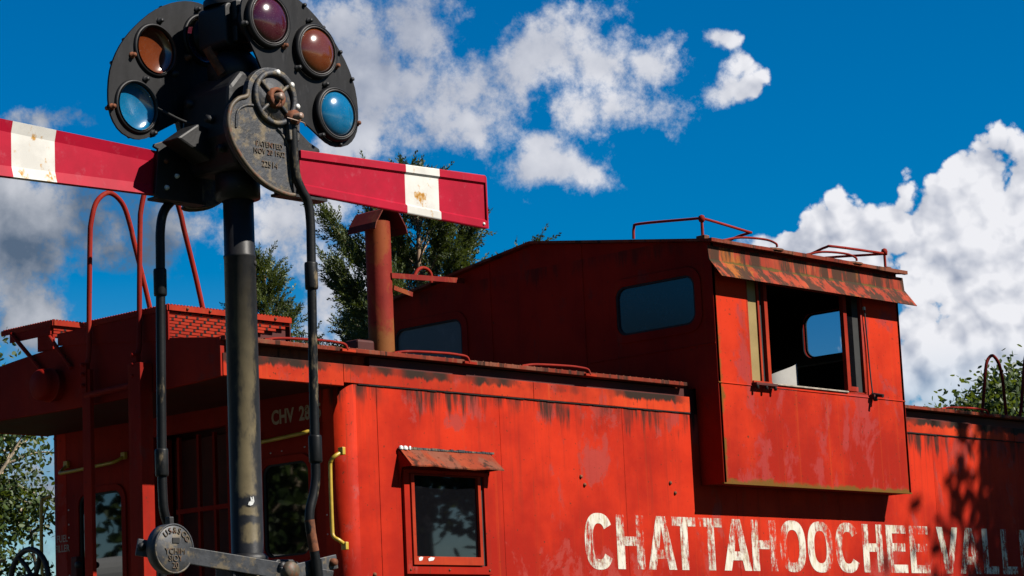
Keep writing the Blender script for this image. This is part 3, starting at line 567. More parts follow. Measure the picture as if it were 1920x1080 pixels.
# --- cupola
def croof(y): return 5.115-0.148*abs(y-1.5)
YO = 3.214
near_w = [rrect(-0.05, 0.70, 4.262, 4.63, 0.085), rrect(2.30, 3.05, 4.262, 4.63, 0.085)]
prof = [(YB, 3.083), (YB, croof(YB)-0.022), (1.5, croof(1.5)-0.022), (YO, croof(YO)-0.022), (YO, 3.083), (3.003, 3.083), (3.003, 3.79), (-0.003, 3.79), (-0.003, 3.083)]
def cup_end(x0, x1, nm):
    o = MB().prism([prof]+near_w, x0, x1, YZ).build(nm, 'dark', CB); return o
cup_end(XC0, XC0+0.03, 'cupola_end_wall'); cup_end(XC1-0.03, XC1, 'cupola_end_wall')
for xw, sg, ms in ((XC0, -1, ('glass_sky_painted', 'glass_cloud_painted')), (XC1, 1, ('glass_clear', 'glass_clear'))):
    for (u0, u1), mt in zip(((-0.05, 0.70), (2.30, 3.05)), ms):
        f_ = MB().prism([rrect(u0-0.06, u1+0.06, 4.202, 4.69, 0.13), rrect(u0, u1, 4.262, 4.63, 0.085)], xw+sg*0.001, xw+sg*0.010, YZ).bevel(0.003).build('cupola_window', 'dark', CB)
        MB().prism([rrect(u0-0.002, u1+0.002, 4.260, 4.632, 0.087), rrect(u0+0.014, u1-0.014, 4.276, 4.616, 0.075)], xw-sg*0.010, xw+sg*0.004, YZ).build('gasket', 'tyre', f_)
        xp = xw-sg*0.014
        MB().prism([rrect(u0-0.008, u1+0.008, 4.254, 4.638, 0.09)], xp-0.003, xp+0.003, YZ).build('pane', mt, f_)
for yy in (1.02, 1.98): MB().tube([(XC0-0.001, yy, 3.96), (XC0-0.001, yy, croof(yy)-0.03)], 0.005, 6).build('weld_seam', 'dark', CB)
MB().tube([(XC0-0.001, YB, 4.10), (XC0-0.001, 1.0, 4.10)], 0.005, 6).build('weld_seam', 'dark', CB)
# interior faces that close the cupola off from the core
for x0, x1 in ((XC0+0.032, XC0+0.045),): MB().prism([[(YB+0.03, 3.80), (YB+0.03, 4.83), (YO-0.03, 4.83), (YO-0.03, 3.80)]], x0, x1, YZ).build('inner_lining', 'black_void', CB)
hole = [rrect(-0.05, 0.70, 4.262, 4.63, 0.085), rrect(2.30, 3.05, 4.262, 4.63, 0.085)]
MB().prism([[(YB+0.03, 3.80), (YB+0.03, 4.83), (YO-0.03, 4.83), (YO-0.03, 3.80)]]+hole, XC1-0.045, XC1-0.032, YZ).build('inner_lining', 'black_void', CB)
box('inner_ceiling', 'black_void', CB, XC0+0.05, XC1-0.05, YB+0.03, YO-0.03, 4.80, 4.815)
box('cupola_floor', 'black_void', CB, XC0+0.05, XC1-0.05, YB+0.03, YO-0.03, 3.788, 3.80)
ptn = box('partition', 'black_void', CB, 5.30, 5.32, 0.75, 2.2, 3.80, 4.80)
box('inner_ledge', 'sill', CB, XC1-0.12, XC1-0.046, 0.0, 1.2, 4.185, 4.20)
# bay front and back, plates round the window opening
for yy, s in ((YB, 1), (YO, -1)):
    y0, y1 = (yy, yy+0.025) if s > 0 else (yy-0.025, yy)
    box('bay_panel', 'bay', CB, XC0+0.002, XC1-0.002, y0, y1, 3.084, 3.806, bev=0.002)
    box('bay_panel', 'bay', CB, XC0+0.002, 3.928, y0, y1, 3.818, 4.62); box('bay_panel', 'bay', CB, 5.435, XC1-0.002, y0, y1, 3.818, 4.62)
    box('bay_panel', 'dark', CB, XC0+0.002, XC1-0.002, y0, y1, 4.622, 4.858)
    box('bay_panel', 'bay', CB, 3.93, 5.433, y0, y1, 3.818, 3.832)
    MB().tube([(XC0, y0 if s > 0 else y1, 3.812), (XC1, y0 if s > 0 else y1, 3.812)], 0.006, 6).build('belt_seam', 'bay', CB)
box('bay_floor', 'dark', CB, XC0+0.031, XC1-0.031, YB+0.026, 0.0, 3.086, 3.10); box('bay_floor', 'dark', CB, XC0+0.031, XC1-0.031, 3.0, YO-0.026, 3.086, 3.10)
MB().prism([[(XC0-0.004, 3.078), (XC1+0.004, 3.078), (XC1+0.004, 3.088), (XC0-0.004, 3.088)]], YB-0.004, YB+0.02, XZ).build('bottom_flange', 'bay', CB)
# far bay closed by its own sashes
box('far_sash', 'black_void', CB, 3.93, 5.43, YO-0.02, YO-0.012, 3.83, 4.62)
# near bay window: sashes slid open to both sides
bwn = MB().prism([[(3.932, 3.834), (5.431, 3.834), (5.431, 4.618), (3.932, 4.618)], [(3.948, 3.846), (3.948, 4.60), (5.415, 4.60), (5.415, 3.846)]], YB+0.002, YB+0.05, XZ).build('bay_window', 'sash', CB)
box('pane_edge', 'tan', bwn, 3.955, 4.058, YB+0.010, YB+0.016, 3.85, 4.598)
box('sash', 'sash', bwn, 4.060, 4.082, YB-0.004, YB+0.03, 3.848, 4.598, bev=0.002)
box('channel', 'tyre', bwn, 4.084, 4.138, YB+0.022, YB+0.03, 3.848, 4.598)
box('sash', 'sash', bwn, 4.140, 4.180, YB-0.006, YB+0.03, 3.848, 4.598, bev=0.002)
box('sash', 'sash', bwn, 3.948, 4.180, YB-0.010, YB+0.02, 3.836, 3.850, bev=0.002)
box('sash', 'sash', bwn, 5.160, 5.205, YB-0.006, YB+0.03, 3.848, 4.598, bev=0.002)
box('sash', 'sash', bwn, 5.207, 5.300, YB-0.004, YB+0.03, 3.848, 3.885, bev=0.002)
box('pane', 'glass', bwn, 5.207, 5.300, YB+0.012, YB+0.016, 3.887, 4.598)
box('channel', 'tyre', bwn, 5.302, 5.386, YB+0.015, YB+0.022, 3.848, 4.598)
box('sash', 'sash', bwn, 5.388, 5.412, YB-0.008, YB+0.03, 3.848, 4.598, bev=0.002)
MB().tube(smooth_path([(5.43, YB-0.02, 4.50), (5.448, YB-0.016, 4.25), (5.452, YB-0.02, 4.0), (5.45, YB-0.03, 3.84)], 5), 0.006, 6).build('pull_cord', 'tyre', bwn)
box('sill', 'sill', bwn, 4.182, 5.158, YB-0.012, YB+0.06, 3.833, 3.845, bev=0.002)
for x0, x1 in ((3.93, 4.19), (5.44, 5.50)):
    l_ = box('latch', 'deep', bwn, x0, x1, YB-0.05, YB-0.002, 3.812, 3.832, bev=0.003)
    for q in np.linspace(x0+0.02, x1-0.02, 3): MB().lathe([(0, 0.03), (0.012, 0.028), (0.014, 0)], (q, YB-0.035, 3.812), (0, -0.2, -1), 8).build('latch_bolt', 'iron', l_)
MB().tube([(5.47, YB-0.01, 3.84), (5.475, YB-0.11, 3.815)], 0.014, 8).build('latch_arm', 'iron', bwn)
box('hook', 'bolt', bwn, 5.432, 5.448, YB-0.02, YB-0.002, 4.50, 4.525)
# chair back inside the cupola
cs = MB(); q = [(0.34*math.cos(R(a)), 0.16*math.sin(R(a))) for a in range(180, 361, 12)]
seat_v = []
for k, (hx, hy) in enumerate(q):
    f = 1-abs(k-11)/12.0; seat_v += [(4.93+hx*0.62, 0.30+hy, 3.80), (4.93+hx*0.60, 0.30+hy, 3.95+0.16*max(0, f))]
cs.add(seat_v, [(2*k, 2*k+2, 2*k+3, 2*k+1) for k in range(len(q)-1)], True)
cs.build('chair_back', 'seat', CB)
# hood over the bay window
hd = [(YB-0.003, 4.812), (YB-0.012, 4.705), (YB-0.122, 4.566), (YB-0.127, 4.569), (YB-0.0185, 4.708), (YB-0.0095, 4.812)]
MB().prism([hd], 3.488, 6.02, YZ).build('bay_hood', 'hood', CB)
MB().prism([[(YO*1.0+(YB-y), z) for y, z in hd]], 3.488, 6.02, YZ).build('bay_hood', 'hood', CB)
# cupola roof sheet with turned edge
rf_t = [(YB-0.05+ (YO-YB+0.1)*k/14, croof(YB-0.05+(YO-YB+0.1)*k/14)) for k in range(15)]
MB().prism([rf_t+[(y, z-0.02) for y, z in reversed(rf_t)]], XC0-0.055, XC1+0.075, YZ).build('cupola_roof', 'lip', CB)
mb = MB(); random.seed(3); x = XC0-0.06
while x < XC1+0.06:
    l = random.uniform(0.15, 0.5); mb.box(x, min(x+l, XC1+0.078), YB-0.062, YB-0.03, croof(YB-0.05)-0.022+random.uniform(-.002, .002), croof(YB-0.05)+0.004+random.uniform(-.002, .003)); x += l+0.002
mb.build('roof_edge', 'lip', CB)
for pts in ([(3.52, 0.49, 4.975), (3.52, 0.48, 5.06), (3.52, 0.42, 5.078), (3.52, -0.05, 5.035), (3.52, -0.14, 5.025), (3.60, -0.16, 5.02), (4.06, -0.16, 4.985), (4.12, -0.14, 4.985), (4.10, -0.05, 4.97), (4.06, 0.05, 4.935), (4.03, 0.12, 4.92)], [(5.06, 0.12, 4.92), (5.10, 0.0, 4.95), (5.13, -0.12, 4.985), (5.20, -0.16, 4.99), (5.86, -0.16, 5.005), (5.88, -0.10, 5.01), (5.88, 0.4, 5.06), (5.88, 0.48, 5.05), (5.88, 0.49, 4.975)]):
    gr_ = MB().tube(smooth_path(pts, 4), 0.0105, 8).build('roof_rail', 'tube', CB)
    xp = 3.52 if pts[0][0] < 4 else 5.88
    MB().tube([(xp, -0.16, croof(-0.16)), (xp, -0.16, 5.02)], 0.011, 8).lathe([(0.0, 0.03), (0.02, 0.022), (0.027, 0.0), (0.02, -0.022), (0, -0.03)], (xp, -0.16, 5.02), (0, 0, 1), 12).build('rail_post', 'tube', gr_)
    MB().box(xp-0.03, xp+0.03, -0.2, -0.12, croof(-0.2)-0.005, croof(-0.2)+0.03).bevel(0.005).build('post_foot', 'rust', gr_)
for xg in (4.28, 5.32):
    MB().tube(smooth_path([(xg-0.45, -0.10, 4.90), (xg-0.3, -0.16, 4.93), (xg-0.08, -0.22, 4.93), (xg-0.01, -0.265, 4.90), (xg, -0.27, 4.872)], 5), 0.009, 8).build('grab_iron', 'tube', CB)
    MB().prism([[(xg-0.09, YB-0.055), (xg+0.09, YB-0.055), (xg+0.04, YB-0.075), (xg-0.04, YB-0.075)]], 4.848, 4.862, XY).build('foot_plate', 'rust', CB)

# --- stove flue
FX, FY = 2.53, 2.2
fl = MB().lathe([(0.098, 3.86-3.86), (0.098, 5.27-3.86)], (FX, FY, 3.86), (0, 0, 1), 28)
flo = fl.build('stove_flue', 'flue', CB)
hp = [(-0.175, 5.165), (-0.16, 5.215), (-0.085, 5.32), (-0.03, 5.34), (0.03, 5.34), (0.085, 5.32), (0.16, 5.215), (0.175, 5.165)]
hin = [(u*0.965, z-0.008) for u, z in reversed(hp)]
MB().prism([[(FX+u, z+0.02) for u, z in hp+hin]], FY-0.15, FY+0.15, XZ).build('flue_hood', 'jack', flo)
MB().prism([[(FX-0.10, 5.2), (FX+0.10, 5.2), (FX+0.08, 5.30), (FX-0.08, 5.30)]], FY-0.01, FY+0.01, XZ).build('hood_web', 'deep', flo)
MB().prism([[(FX-0.20, 3.86), (FX+0.20, 3.86), (FX+0.11, 4.10), (FX-0.11, 4.10)]], FY-0.15, FY+0.15, XZ).build('flue_base', 'deep', flo)
MB().box(FX-0.30, FX-0.12, FY-0.05, FY+0.1, 3.86, 4.34).bevel(0.02).build('vent_box', 'deep', flo)
def bar(a, b, w, h):
    a, b = Vector(a), Vector(b); d = (b-a).normalized(); sd = d.cross(Vector((0, 0, 1))).normalized(); u_ = sd.cross(d)
    return MB().add([p+sd*i*w/2+u_*j*h/2 for p in (a, b) for i in (-1, 1) for j in (-1, 1)], [(0, 1, 3, 2), (4, 6, 7, 5), (0, 4, 5, 1), (2, 3, 7, 6), (0, 2, 6, 4), (1, 5, 7, 3)])
bar((FX+0.03, FY-0.10, 4.845), (3.53, 2.26, 4.92), 0.012, 0.040).build('flue_brace', 'flue', flo)
bar((FX+0.06, FY-0.09, 4.755), (FX+0.26, FY-0.09, 4.72), 0.012, 0.035).build('flue_brace', 'flue', flo)
MB().tube(smooth_path([(3.0, 2.3, 4.89), (3.06, 2.3, 4.97), (3.14, 2.3, 4.99), (3.2, 2.3, 4.95), (3.2, 2.3, 4.88)], 4), 0.014, 8).build('brace_loop', 'tube', flo)

# --- running gear below the frame
box('underframe', 'black_void', CB, -1.0, 10.9, 0.9, 2.1, 0.85, 1.02)
for xt in (1.6, 8.3):
    tk = MB().prism([[(xt-1.0, 0.75), (xt-0.5, 0.95), (xt+0.5, 0.95), (xt+1.0, 0.75), (xt+1.0, 0.62), (xt-1.0, 0.62)]], 0.45, 0.57, XZ).prism([[(xt-1.0, 0.75), (xt-0.5, 0.95), (xt+0.5, 0.95), (xt+1.0, 0.75), (xt+1.0, 0.62), (xt-1.0, 0.62)]], 2.43, 2.55, XZ).box(xt-0.15, xt+0.15, 0.57, 2.43, 0.65, 0.85).build('truck_frame', 'iron', CB)
    for dx in (-0.82, 0.82):
        for yy, s in ((0.78, 1), (2.22, -1)):
            MB().lathe([(0, -0.06), (0.42, -0.06), (0.42, 0.05), (0.445, 0.05), (0.445, 0.08), (0.1, 0.08), (0, 0.08)], (xt+dx, yy, 0.78), (0, s, 0), 28).build('wheel', 'steel', tk)
        MB().tube([(xt+dx, 0.4, 0.78), (xt+dx, 2.6, 0.78)], 0.08, 12).build('axle', 'iron', tk)

# ================================================================== SEMAPHORE SIGNAL
MX, MY = -3.362, -2.863
SG = thing('semaphore_signal', 'black two-sided semaphore signal on a mast with crimson blades and coloured lenses', 'signal', (MX, MY, 0))
mast = MB().lathe([(0.074, 0.0), (0.0735, 2.28), (0.0712, 2.285), (0.0705, 3.60), (0.0725, 3.603), (0.073, 3.612), (0.069, 3.618), (0.067, 4.5), (0.0, 4.5)], (MX, MY, 0), (0, 0, 1), 40).build('mast', 'mast', SG)
MB().lathe([(0.0735, 2.24), (0.088, 2.245), (0.09, 2.275), (0.08, 2.285), (0.0735, 2.29)], (MX, MY, 0), (0, 0, 1), 40).build('collar', 'iron', mast)
MB().lathe([(0.0, 0.006), (0.011, 0.004), (0.012, 0.0)], (MX+0.035, MY-0.062, 3.575), (0.5, -0.86, 0), 10).build('plug_hole', 'tyre', mast)
MB().box(MX-0.28, MX+0.28, MY-0.28, MY+0.28, 0.004, 0.12).bevel(0.02).build('foundation', 'cast', mast)
def stick(z0, z1, a0, a1, pts):
    return [(MX+0.0748*math.cos(R(a0+(a1-a0)*u)), MY+0.0748*math.sin(R(a0+(a1-a0)*u)), z0+(z1-z0)*v) for u, v in pts]
sp_ = [(0.05, 0.1), (0.4, 0.0), (0.75, 0.1), (1.0, 0.45), (0.9, 1.0), (0.75, 0.95), (0.78, 0.6), (0.6, 0.9), (0.45, 1.0), (0.48, 0.55), (0.2, 0.4)]
MB().add(stick(2.495, 2.535, -128, -104, sp_), [tuple(range(len(sp_)))]).build('torn_sticker', 'white', mast)

PZ = 4.283
def arm(sgn):
    """one signal arm: sgn = 1 faces the camera side, -1 is the same turned round for the other direction"""
    W = lambda x, y, z: (MX+sgn*x, MY+sgn*y, z)
    F = lambda u, v, d: W(u, d, v)
    ny = Vector((0, -sgn, 0))
    # spectacle plate
    pl = [(0.02, 4.30), (-0.02, 4.40), (-0.055, 4.47), (-0.115, 4.57), (-0.138, 4.62), (-0.142, 4.68), (-0.125, 4.735), (-0.08, 4.785), (-0.01, 4.815), (0.07, 4.82), (0.15, 4.805), (0.235, 4.77), (0.315, 4.72), (0.395, 4.65), (0.46, 4.58), (0.51, 4.505), (0.545, 4.42), (0.558, 4.33), (0.555, 4.25), (0.532, 4.19), (0.485, 4.145), (0.415, 4.128), (0.35, 4.14), (0.27, 4.185), (0.17, 4.24), (0.10, 4.28)]
    pts = [p for p in smooth_path([(u, v, 0) for u, v in pl], 2)]
    hol = [[(u+0.108*math.cos(-2*math.pi*k/32), v+0.108*math.sin(-2*math.pi*k/32)) for k in range(32)] for u, v in ((0.005, 4.648), (0.290, 4.553), (0.403, 4.276))]
    sp = MB().prism([[(p.x, p.y) for p in pts]]+hol, -0.214, -0.203, F).build('spectacle_plate', 'plate', SG)
    for (u, v, mt, nm) in ((0.005, 4.648, 'lens_red', 'lens'), (0.290, 4.553, 'lens_amber', 'lens'), (0.403, 4.276, 'lens_blue', 'lens')):
        c = Vector(W(u, -0.2145, v))
        MB().lathe([(0.129, 0.0), (0.129, 0.016), (0.126, 0.024), (0.119, 0.030), (0.114, 0.030), (0.112, 0.020)], c, ny, 48).build('bezel', 'bezel', sp)
        if sgn < 0: MB().lathe([(0.124, -0.013), (0.122, -0.020), (0.116, -0.024), (0.110, -0.024), (0.107, -0.013)], c, ny, 48).build('bezel', 'bezel', sp)
        MB().lathe([(0.1135, 0.027), (0.1105, 0.032), (0.1055, 0.031), (0.105, 0.024)], c, ny, 48).build('gasket', 'bead', sp)
        dome = [(0.1075*math.sin(R(a)), ((0.004+0.056*math.cos(R(a))) if sgn > 0 else (-0.002+0.026*math.cos(R(a))))) for a in range(90, -1, -6)]
        MB().lathe(dome, c, ny, 48).build('lens', mt, sp)
        if sgn < 0:
            MB().lathe([(0.1085, -0.03), (0.1085, -0.018), (0.106, -0.017)], c, ny, 48).build('gasket', 'bead', sp)
        for k in range(3):
            a = R(75+120*k+u*90); b_ = MB()
            for off_, s_ in ((0.0, 1),)+(((-0.012, -1),) if sgn < 0 else ()): b_.lathe([(0.0, 0.026), (0.010, 0.024), (0.0115, 0.006), (0.016, 0.005), (0.016, 0.0)], Vector(W(u+0.142*math.cos(a), -0.2145-off_, v+0.142*math.sin(a))), ny*s_, 8)
            b_.build('bolt', 'rust' if k == 2 else 'iron', sp)
    mb = MB()
    for (u, v) in ((0.545, 4.46), (0.47, 4.585), (0.562, 4.24), (0.45, 4.118), (0.24, 4.783), (0.36, 4.69)): mb.lathe([(0.0, 0.014), (0.009, 0.012), (0.010, 0)], Vector(W(0.2+(u-0.2)*0.935, -0.2145, 4.46+(v-4.46)*0.935)), ny, 8)
    mb.build('rivets', 'iron', sp)['kind'] = 'stuff'
    # hub casting: a lobed plate with a rolled rim
    ol = [(0.02, 4.425), (-0.045, 4.418), (-0.10, 4.39), (-0.138, 4.345), (-0.15, 4.30), (-0.158, 4.27), (-0.205, 4.252), (-0.247, 4.214), (-0.266, 4.16), (-0.265, 4.11), (-0.24, 4.045), (-0.18, 3.972), (-0.10, 3.910), (-0.01, 3.872), (0.10, 3.858), (0.108, 3.90), (0.100, 4.08), (0.112, 4.15), (0.135, 4.21), (0.148, 4.27), (0.14, 4.335), (0.11, 4.385), (0.07, 4.413)]
    sm = smooth_path([(u, v, 0) for u, v in ol], 3); ol2 = [(p.x, p.y) for p in sm]
    ca = MB().prism([ol2], -0.252, -0.2165, F).bevel(0.004).build('arm_casting', 'cast', SG)
    MB().tube([F(u, v, -0.252) for u, v in ol2[12:44]], 0.0105, 8).build('casting_rim', 'rim', ca)
    inner = smooth_path([(u, v, 0) for u, v in ((0.09, 3.90), (0.085, 4.06), (0.035, 4.135), (-0.04, 4.20), (-0.11, 4.232), (-0.17, 4.225), (-0.215, 4.19), (-0.225, 4.12))], 4)
    MB().tube([F(p.x, p.y, -0.252) for p in inner], 0.007, 6).build('casting_rib', 'cast', ca)
    if sgn > 0:
        for i_, (s_, z_, h_) in enumerate((('PATENTED', 4.055, 0.034), ('NOV 20 1902', 4.022, 0.034), ('22514', 3.965, 0.040))):
            text_mesh(s_, h_, 'raised_lettering', 'rim', ca, (MX-0.035, MY-0.2535, z_), (1, 0, 0), (0, 0, 1), 0.003, align='CENTER', sx=0.95)
    # spoked pinion cover at the pivot
    whl = MB()
    cw = Vector(W(0.0, -0.262, PZ)); ringp = [cw+Vector((sgn*0.114*math.cos(2*math.pi*k/40), 0, 0.114*math.sin(2*math.pi*k/40))) for k in range(41)]
    whl.tube(ringp, 0.013, 8, False)
    wo = whl.build('pivot_wheel', 'cast', ca)
    MB().lathe([(0.0, 0.004), (0.11, 0.003), (0.11, 0.0)], Vector(W(0, -0.2525, PZ)), ny, 36).build('wheel_disc', 'cast', wo)
    for a in (40, 140, 220, 320): MB().tube([cw+Vector((sgn*0.03*math.cos(R(a)), 0, 0.03*math.sin(R(a)))), cw+Vector((sgn*0.112*math.cos(R(a)), 0, 0.112*math.sin(R(a))))], 0.009, 8).build('spoke', 'cast', wo)
    MB().lathe([(0.047, -0.005), (0.046, 0.02), (0.030, 0.026), (0.030, 0.012)], cw, ny, 24).build('hub', 'rust', wo)
    MB().lathe([(0.0, 0.048), (0.018, 0.046), (0.020, 0.010)], cw, ny, 12).build('hub_pin', 'steel', wo)
    MB().tube(smooth_path([cw+ny*0.04+Vector((sgn*-0.006, 0, -0.005)), cw+ny*0.043+Vector((sgn*-0.012, 0, -0.03)), cw+ny*0.04+Vector((sgn*-0.03, 0, -0.05))], 4), 0.003, 5).tube([cw+ny*0.04, cw+ny*0.043+Vector((sgn*0.004, 0, -0.045))], 0.003, 5).build('split_pin', 'rust', wo)
    for (u, v) in ((0.015, 4.402), (0.098, 4.357), (0.128, 4.262)): MB().lathe([(0.0, 0.024), (0.012, 0.022), (0.0135, 0.0)], Vector(W(u, -0.2525, v)), ny, 10).build('cap_bolt', 'bolt', ca)
    # blade grip behind the casting
    gp = [(0.06, 3.872), (0.20, 3.858), (0.325, 3.868), (0.335, 3.882), (0.31, 4.09), (0.335, 4.098), (0.33, 4.112), (0.27, 4.135), (0.19, 4.19), (0.12, 4.22), (0.06, 4.2)]
    gr_ = MB().prism([gp], -0.187, -0.170, F).bevel(0.003).build('blade_grip', 'iron', SG)
    MB().prism([[(0.06, 3.862), (0.335, 3.862), (0.335, 3.874), (0.06, 3.874)]], -0.225, -0.150, F).build('grip_flange', 'iron', gr_)
    for (u, v) in ((0.27, 4.04), (0.21, 3.98), (0.27, 3.92)): MB().lathe([(0.0, 0.012), (0.010, 0.010), (0.012, 0.0)], Vector(W(u, -0.170, v)), -ny, 10).build('bolt', 'rust' if v > 4 else 'bolt', gr_)
    # blade: shallow pan with rolled edges
    zt = lambda u: 4.083+(u-0.19)*0.0315; zb = lambda u: 3.887-(u-0.19)*0.0235
    U0, S0, S1, U1 = 0.19, 0.856, 1.082, 1.400
    bl = None
    for (a, b, mt) in ((U0, S0, 'blade_red'), (S0, S1, 'blade_white'), (S1, U1, 'blade_red')):
        q = MB()
        n = 8
        def prof_at(u):
            T, B = zt(u), zb(u); return [(-0.189, T-0.001), (-0.214, T), (-0.216, T-0.004), (-0.216, T-0.036), (-0.2055, T-0.046), (-0.2045, B+0.046), (-0.216, B+0.036), (-0.216, B+0.004), (-0.214, B), (-0.189, B+0.001), (-0.187, B+0.002), (-0.201, B+0.05), (-0.201, T-0.05), (-0.187, T-0.002)]
        rings = []
        for k in range(n+1):
            u = a+(b-a)*k/n; rings.append([W(u, d, z) for d, z in prof_at(u)])
        N = len(rings[0]); vs = [p for r_ in rings for p in r_]
        q.add(vs, [(i*N+k, i*N+(k+1) % N, (i+1)*N+(k+1) % N, (i+1)*N+k) for i in range(n) for k in range(N)])
        q.add(rings[0], [tuple(range(N))]); q.add(rings[-1], [tuple(reversed(range(N)))])
        o = q.build('blade' if bl is None else ('blade_stripe' if mt == 'blade_white' else 'blade_tip'), mt, SG if bl is None else bl)
        if bl is None: bl = o
    T, B = zt(U1), zb(U1)
    MB().prism([[(U1+0.001, B), (U1+0.010, B+0.002), (U1+0.010, T-0.012), (U1+0.001, T)]], -0.2155, -0.188, F).build('end_lip', 'blade_red', bl)
    MB().lathe([(0.0, 0.006), (0.007, 0.004), (0.008, 0)], Vector(W(1.375, -0.2165, B+0.02)), ny, 8).build('rivet', 'bolt', bl)
arm(1); arm(-1)
# mechanism between the two arms
hb = MB().prism([[(-0.13, 3.98), (0.11, 3.98), (0.14, 4.10), (0.13, 4.32), (0.06, 4.42), (-0.10, 4.42), (-0.17, 4.34), (-0.19, 4.12)]], MY-0.155, MY+0.165, lambda u, v, d: (MX+u, d, v)).bevel(0.02).build('mechanism_case', 'iron', SG)
MB().lathe([(0.085, -0.21), (0.085, -0.13), (0.11, -0.12), (0.11, 0.12), (0.085, 0.13), (0.085, 0.21)], (MX, MY, PZ), (0, 1, 0), 28).build('pivot_shaft', 'iron', hb)
MB().lathe([(0.072, 3.86), (0.10, 3.87), (0.10, 3.99), (0.072, 4.0)], (MX, MY, 0), (0, 0, 1), 28).build('clamp_ring', 'iron', hb)
for x, y, z in ((-0.19, -0.05, 4.2), (-0.175, 0.1, 4.3), (-0.17, -0.1, 4.06), (0.0, -0.16, 4.40)): MB().lathe([(0, 0.03), (0.018, 0.028), (0.02, 0)], (MX+x, MY+y, z), (-1, 0, 0), 8).build('bolt', 'iron', hb)
MB().tube(smooth_path([(MX-0.17, MY+0.05, 4.19), (MX-0.24, MY+0.10, 4.22), (MX-0.30, MY+0.18, 4.28)], 5), 0.006, 6).build('wire', 'tyre', hb)
MB().prism([[(-0.36, 4.10), (-0.17, 4.02), (-0.15, 4.16), (-0.24, 4.18)]], MY-0.02, MY+0.10, lambda u, v, d: (MX+u, d, v)).bevel(0.01).build('stop_bracket', 'iron', hb)
# lamp between the spectacles at the top
lm = MB().prism([rrect(-0.125, 0.075, 4.545, 4.745, 0.03)], MY-0.09, MY+0.10, lambda u, v, d: (MX+u, d, v)).bevel(0.008).build('signal_lamp', 'iron', SG)
MB().lathe([(0.115, 0.0), (0.115, 0.03), (0.09, 0.05), (0.05, 0.06), (0.0, 0.062)], (MX-0.025, MY, 4.745), (0, 0, 1), 28).build('lamp_cap', 'iron', lm)
for s in (-1, 1):
    MB().lathe([(0.082, 0.0), (0.082, 0.055), (0.095, 0.06), (0.095, 0.078), (0.08, 0.08), (0.078, 0.06), (0.0, 0.055)], (MX-0.01, MY+s*0.09, 4.648), (0, s, 0), 28).build('lamp_lens_tube', 'bezel', lm)
MB().box(MX-0.09, MX-0.02, MY-0.125, MY-0.09, 4.56, 4.75).bevel(0.006).build('lamp_door', 'iron', lm)
MB().lathe([(0.07, 4.38), (0.12, 4.40), (0.125, 4.47), (0.10, 4.51), (0.07, 4.545), (0.0, 4.545)], (MX, MY, 0), (0, 0, 1), 24).build('lamp_bracket', 'iron', lm)
MB().tube([(MX-0.12, MY-0.05, 4.42), (MX-0.19, MY-0.03, 4.53)], 0.02, 8).build('bracket_strut', 'rust', lm)
# operating rods
def rod(pts, couplings, name, r=0.021):
    o = MB().tube(smooth_path(pts, 5), r, 14).build(name, 'rod', SG)
    for p in couplings: MB().lathe([(0.021, -0.062), (0.0275, -0.060), (0.0295, -0.052), (0.0295, 0.052), (0.0275, 0.060), (0.021, 0.062)], p, (0, 0, 1), 20).build('coupling', 'rod', o)
    return o
RF = MY-0.27; RB = MY+0.22
rr = rod([(MX+0.095, RF, 4.17), (MX+0.095, RF, 4.09), (MX+0.105, RF, 3.95), (MX+0.135, RF, 3.885), (MX+0.17, RF, 3.835), (MX+0.183, RF, 3.75), (MX+0.182, RF, 3.6), (MX+0.172, RF, 3.1), (MX+0.167, RF, 2.7), (MX+0.165, RF, 2.60), (MX+0.15, RF, 2.53), (MX+0.125, RF, 2.46), (MX+0.122, RF, 2.39), (MX+0.14, RF, 2.30), (MX+0.155, RF, 2.22)], [(MX+0.178, RF, 3.50), (MX+0.169, RF, 2.73)], 'operating_rod')
MB().tube([(MX+0.121, RF, 2.42), (MX+0.128, RF, 2.36), (MX+0.143, RF, 2.285)], 0.0222, 14).build('threaded_end', 'rust', rr)
jaw = MB().lathe([(0.0, 0.032), (0.034, 0.03), (0.036, 0.0), (0.036, -0.02)], (MX+0.095, RF+0.01, 4.205), (0, -1, 0), 20).build('jaw_pin', 'rust', rr)
MB().prism([[(0.065, 4.10), (0.125, 4.10), (0.13, 4.20), (0.11, 4.24), (0.08, 4.24), (0.06, 4.20)]], RF-0.012, RF+0.016, lambda u, v, d: (MX+u, d, v)).bevel(0.005).build('jaw', 'cast', rr)
MB().lathe([(0.0, 0.05), (0.015, 0.048), (0.017, 0.0)], (MX+0.095, RF-0.01, 4.205), (0, -1, 0), 12).build('pin', 'steel', rr)
MB().tube(smooth_path([(MX+0.03, RF-0.035, 4.19), (MX+0.07, RF-0.045, 4.183), (MX+0.12, RF-0.045, 4.178), (MX+0.135, RF-0.04, 4.165)], 4), 0.003, 5).build('split_pin', 'steel', rr)
rl = rod([(MX-0.10, RB, 3.99), (MX-0.14, RB, 3.93), (MX-0.19, RB, 3.885), (MX-0.245, RB, 3.825), (MX-0.268, RB, 3.74), (MX-0.272, RB, 3.6), (MX-0.28, RB, 3.2), (MX-0.288, RB, 2.7), (MX-0.287, RB, 2.56), (MX-0.28, RB, 2.48), (MX-0.25, RB, 2.40), (MX-0.24, RB, 2.30)], [(MX-0.276, RB, 3.50), (MX-0.289, RB, 2.70)], 'operating_rod')
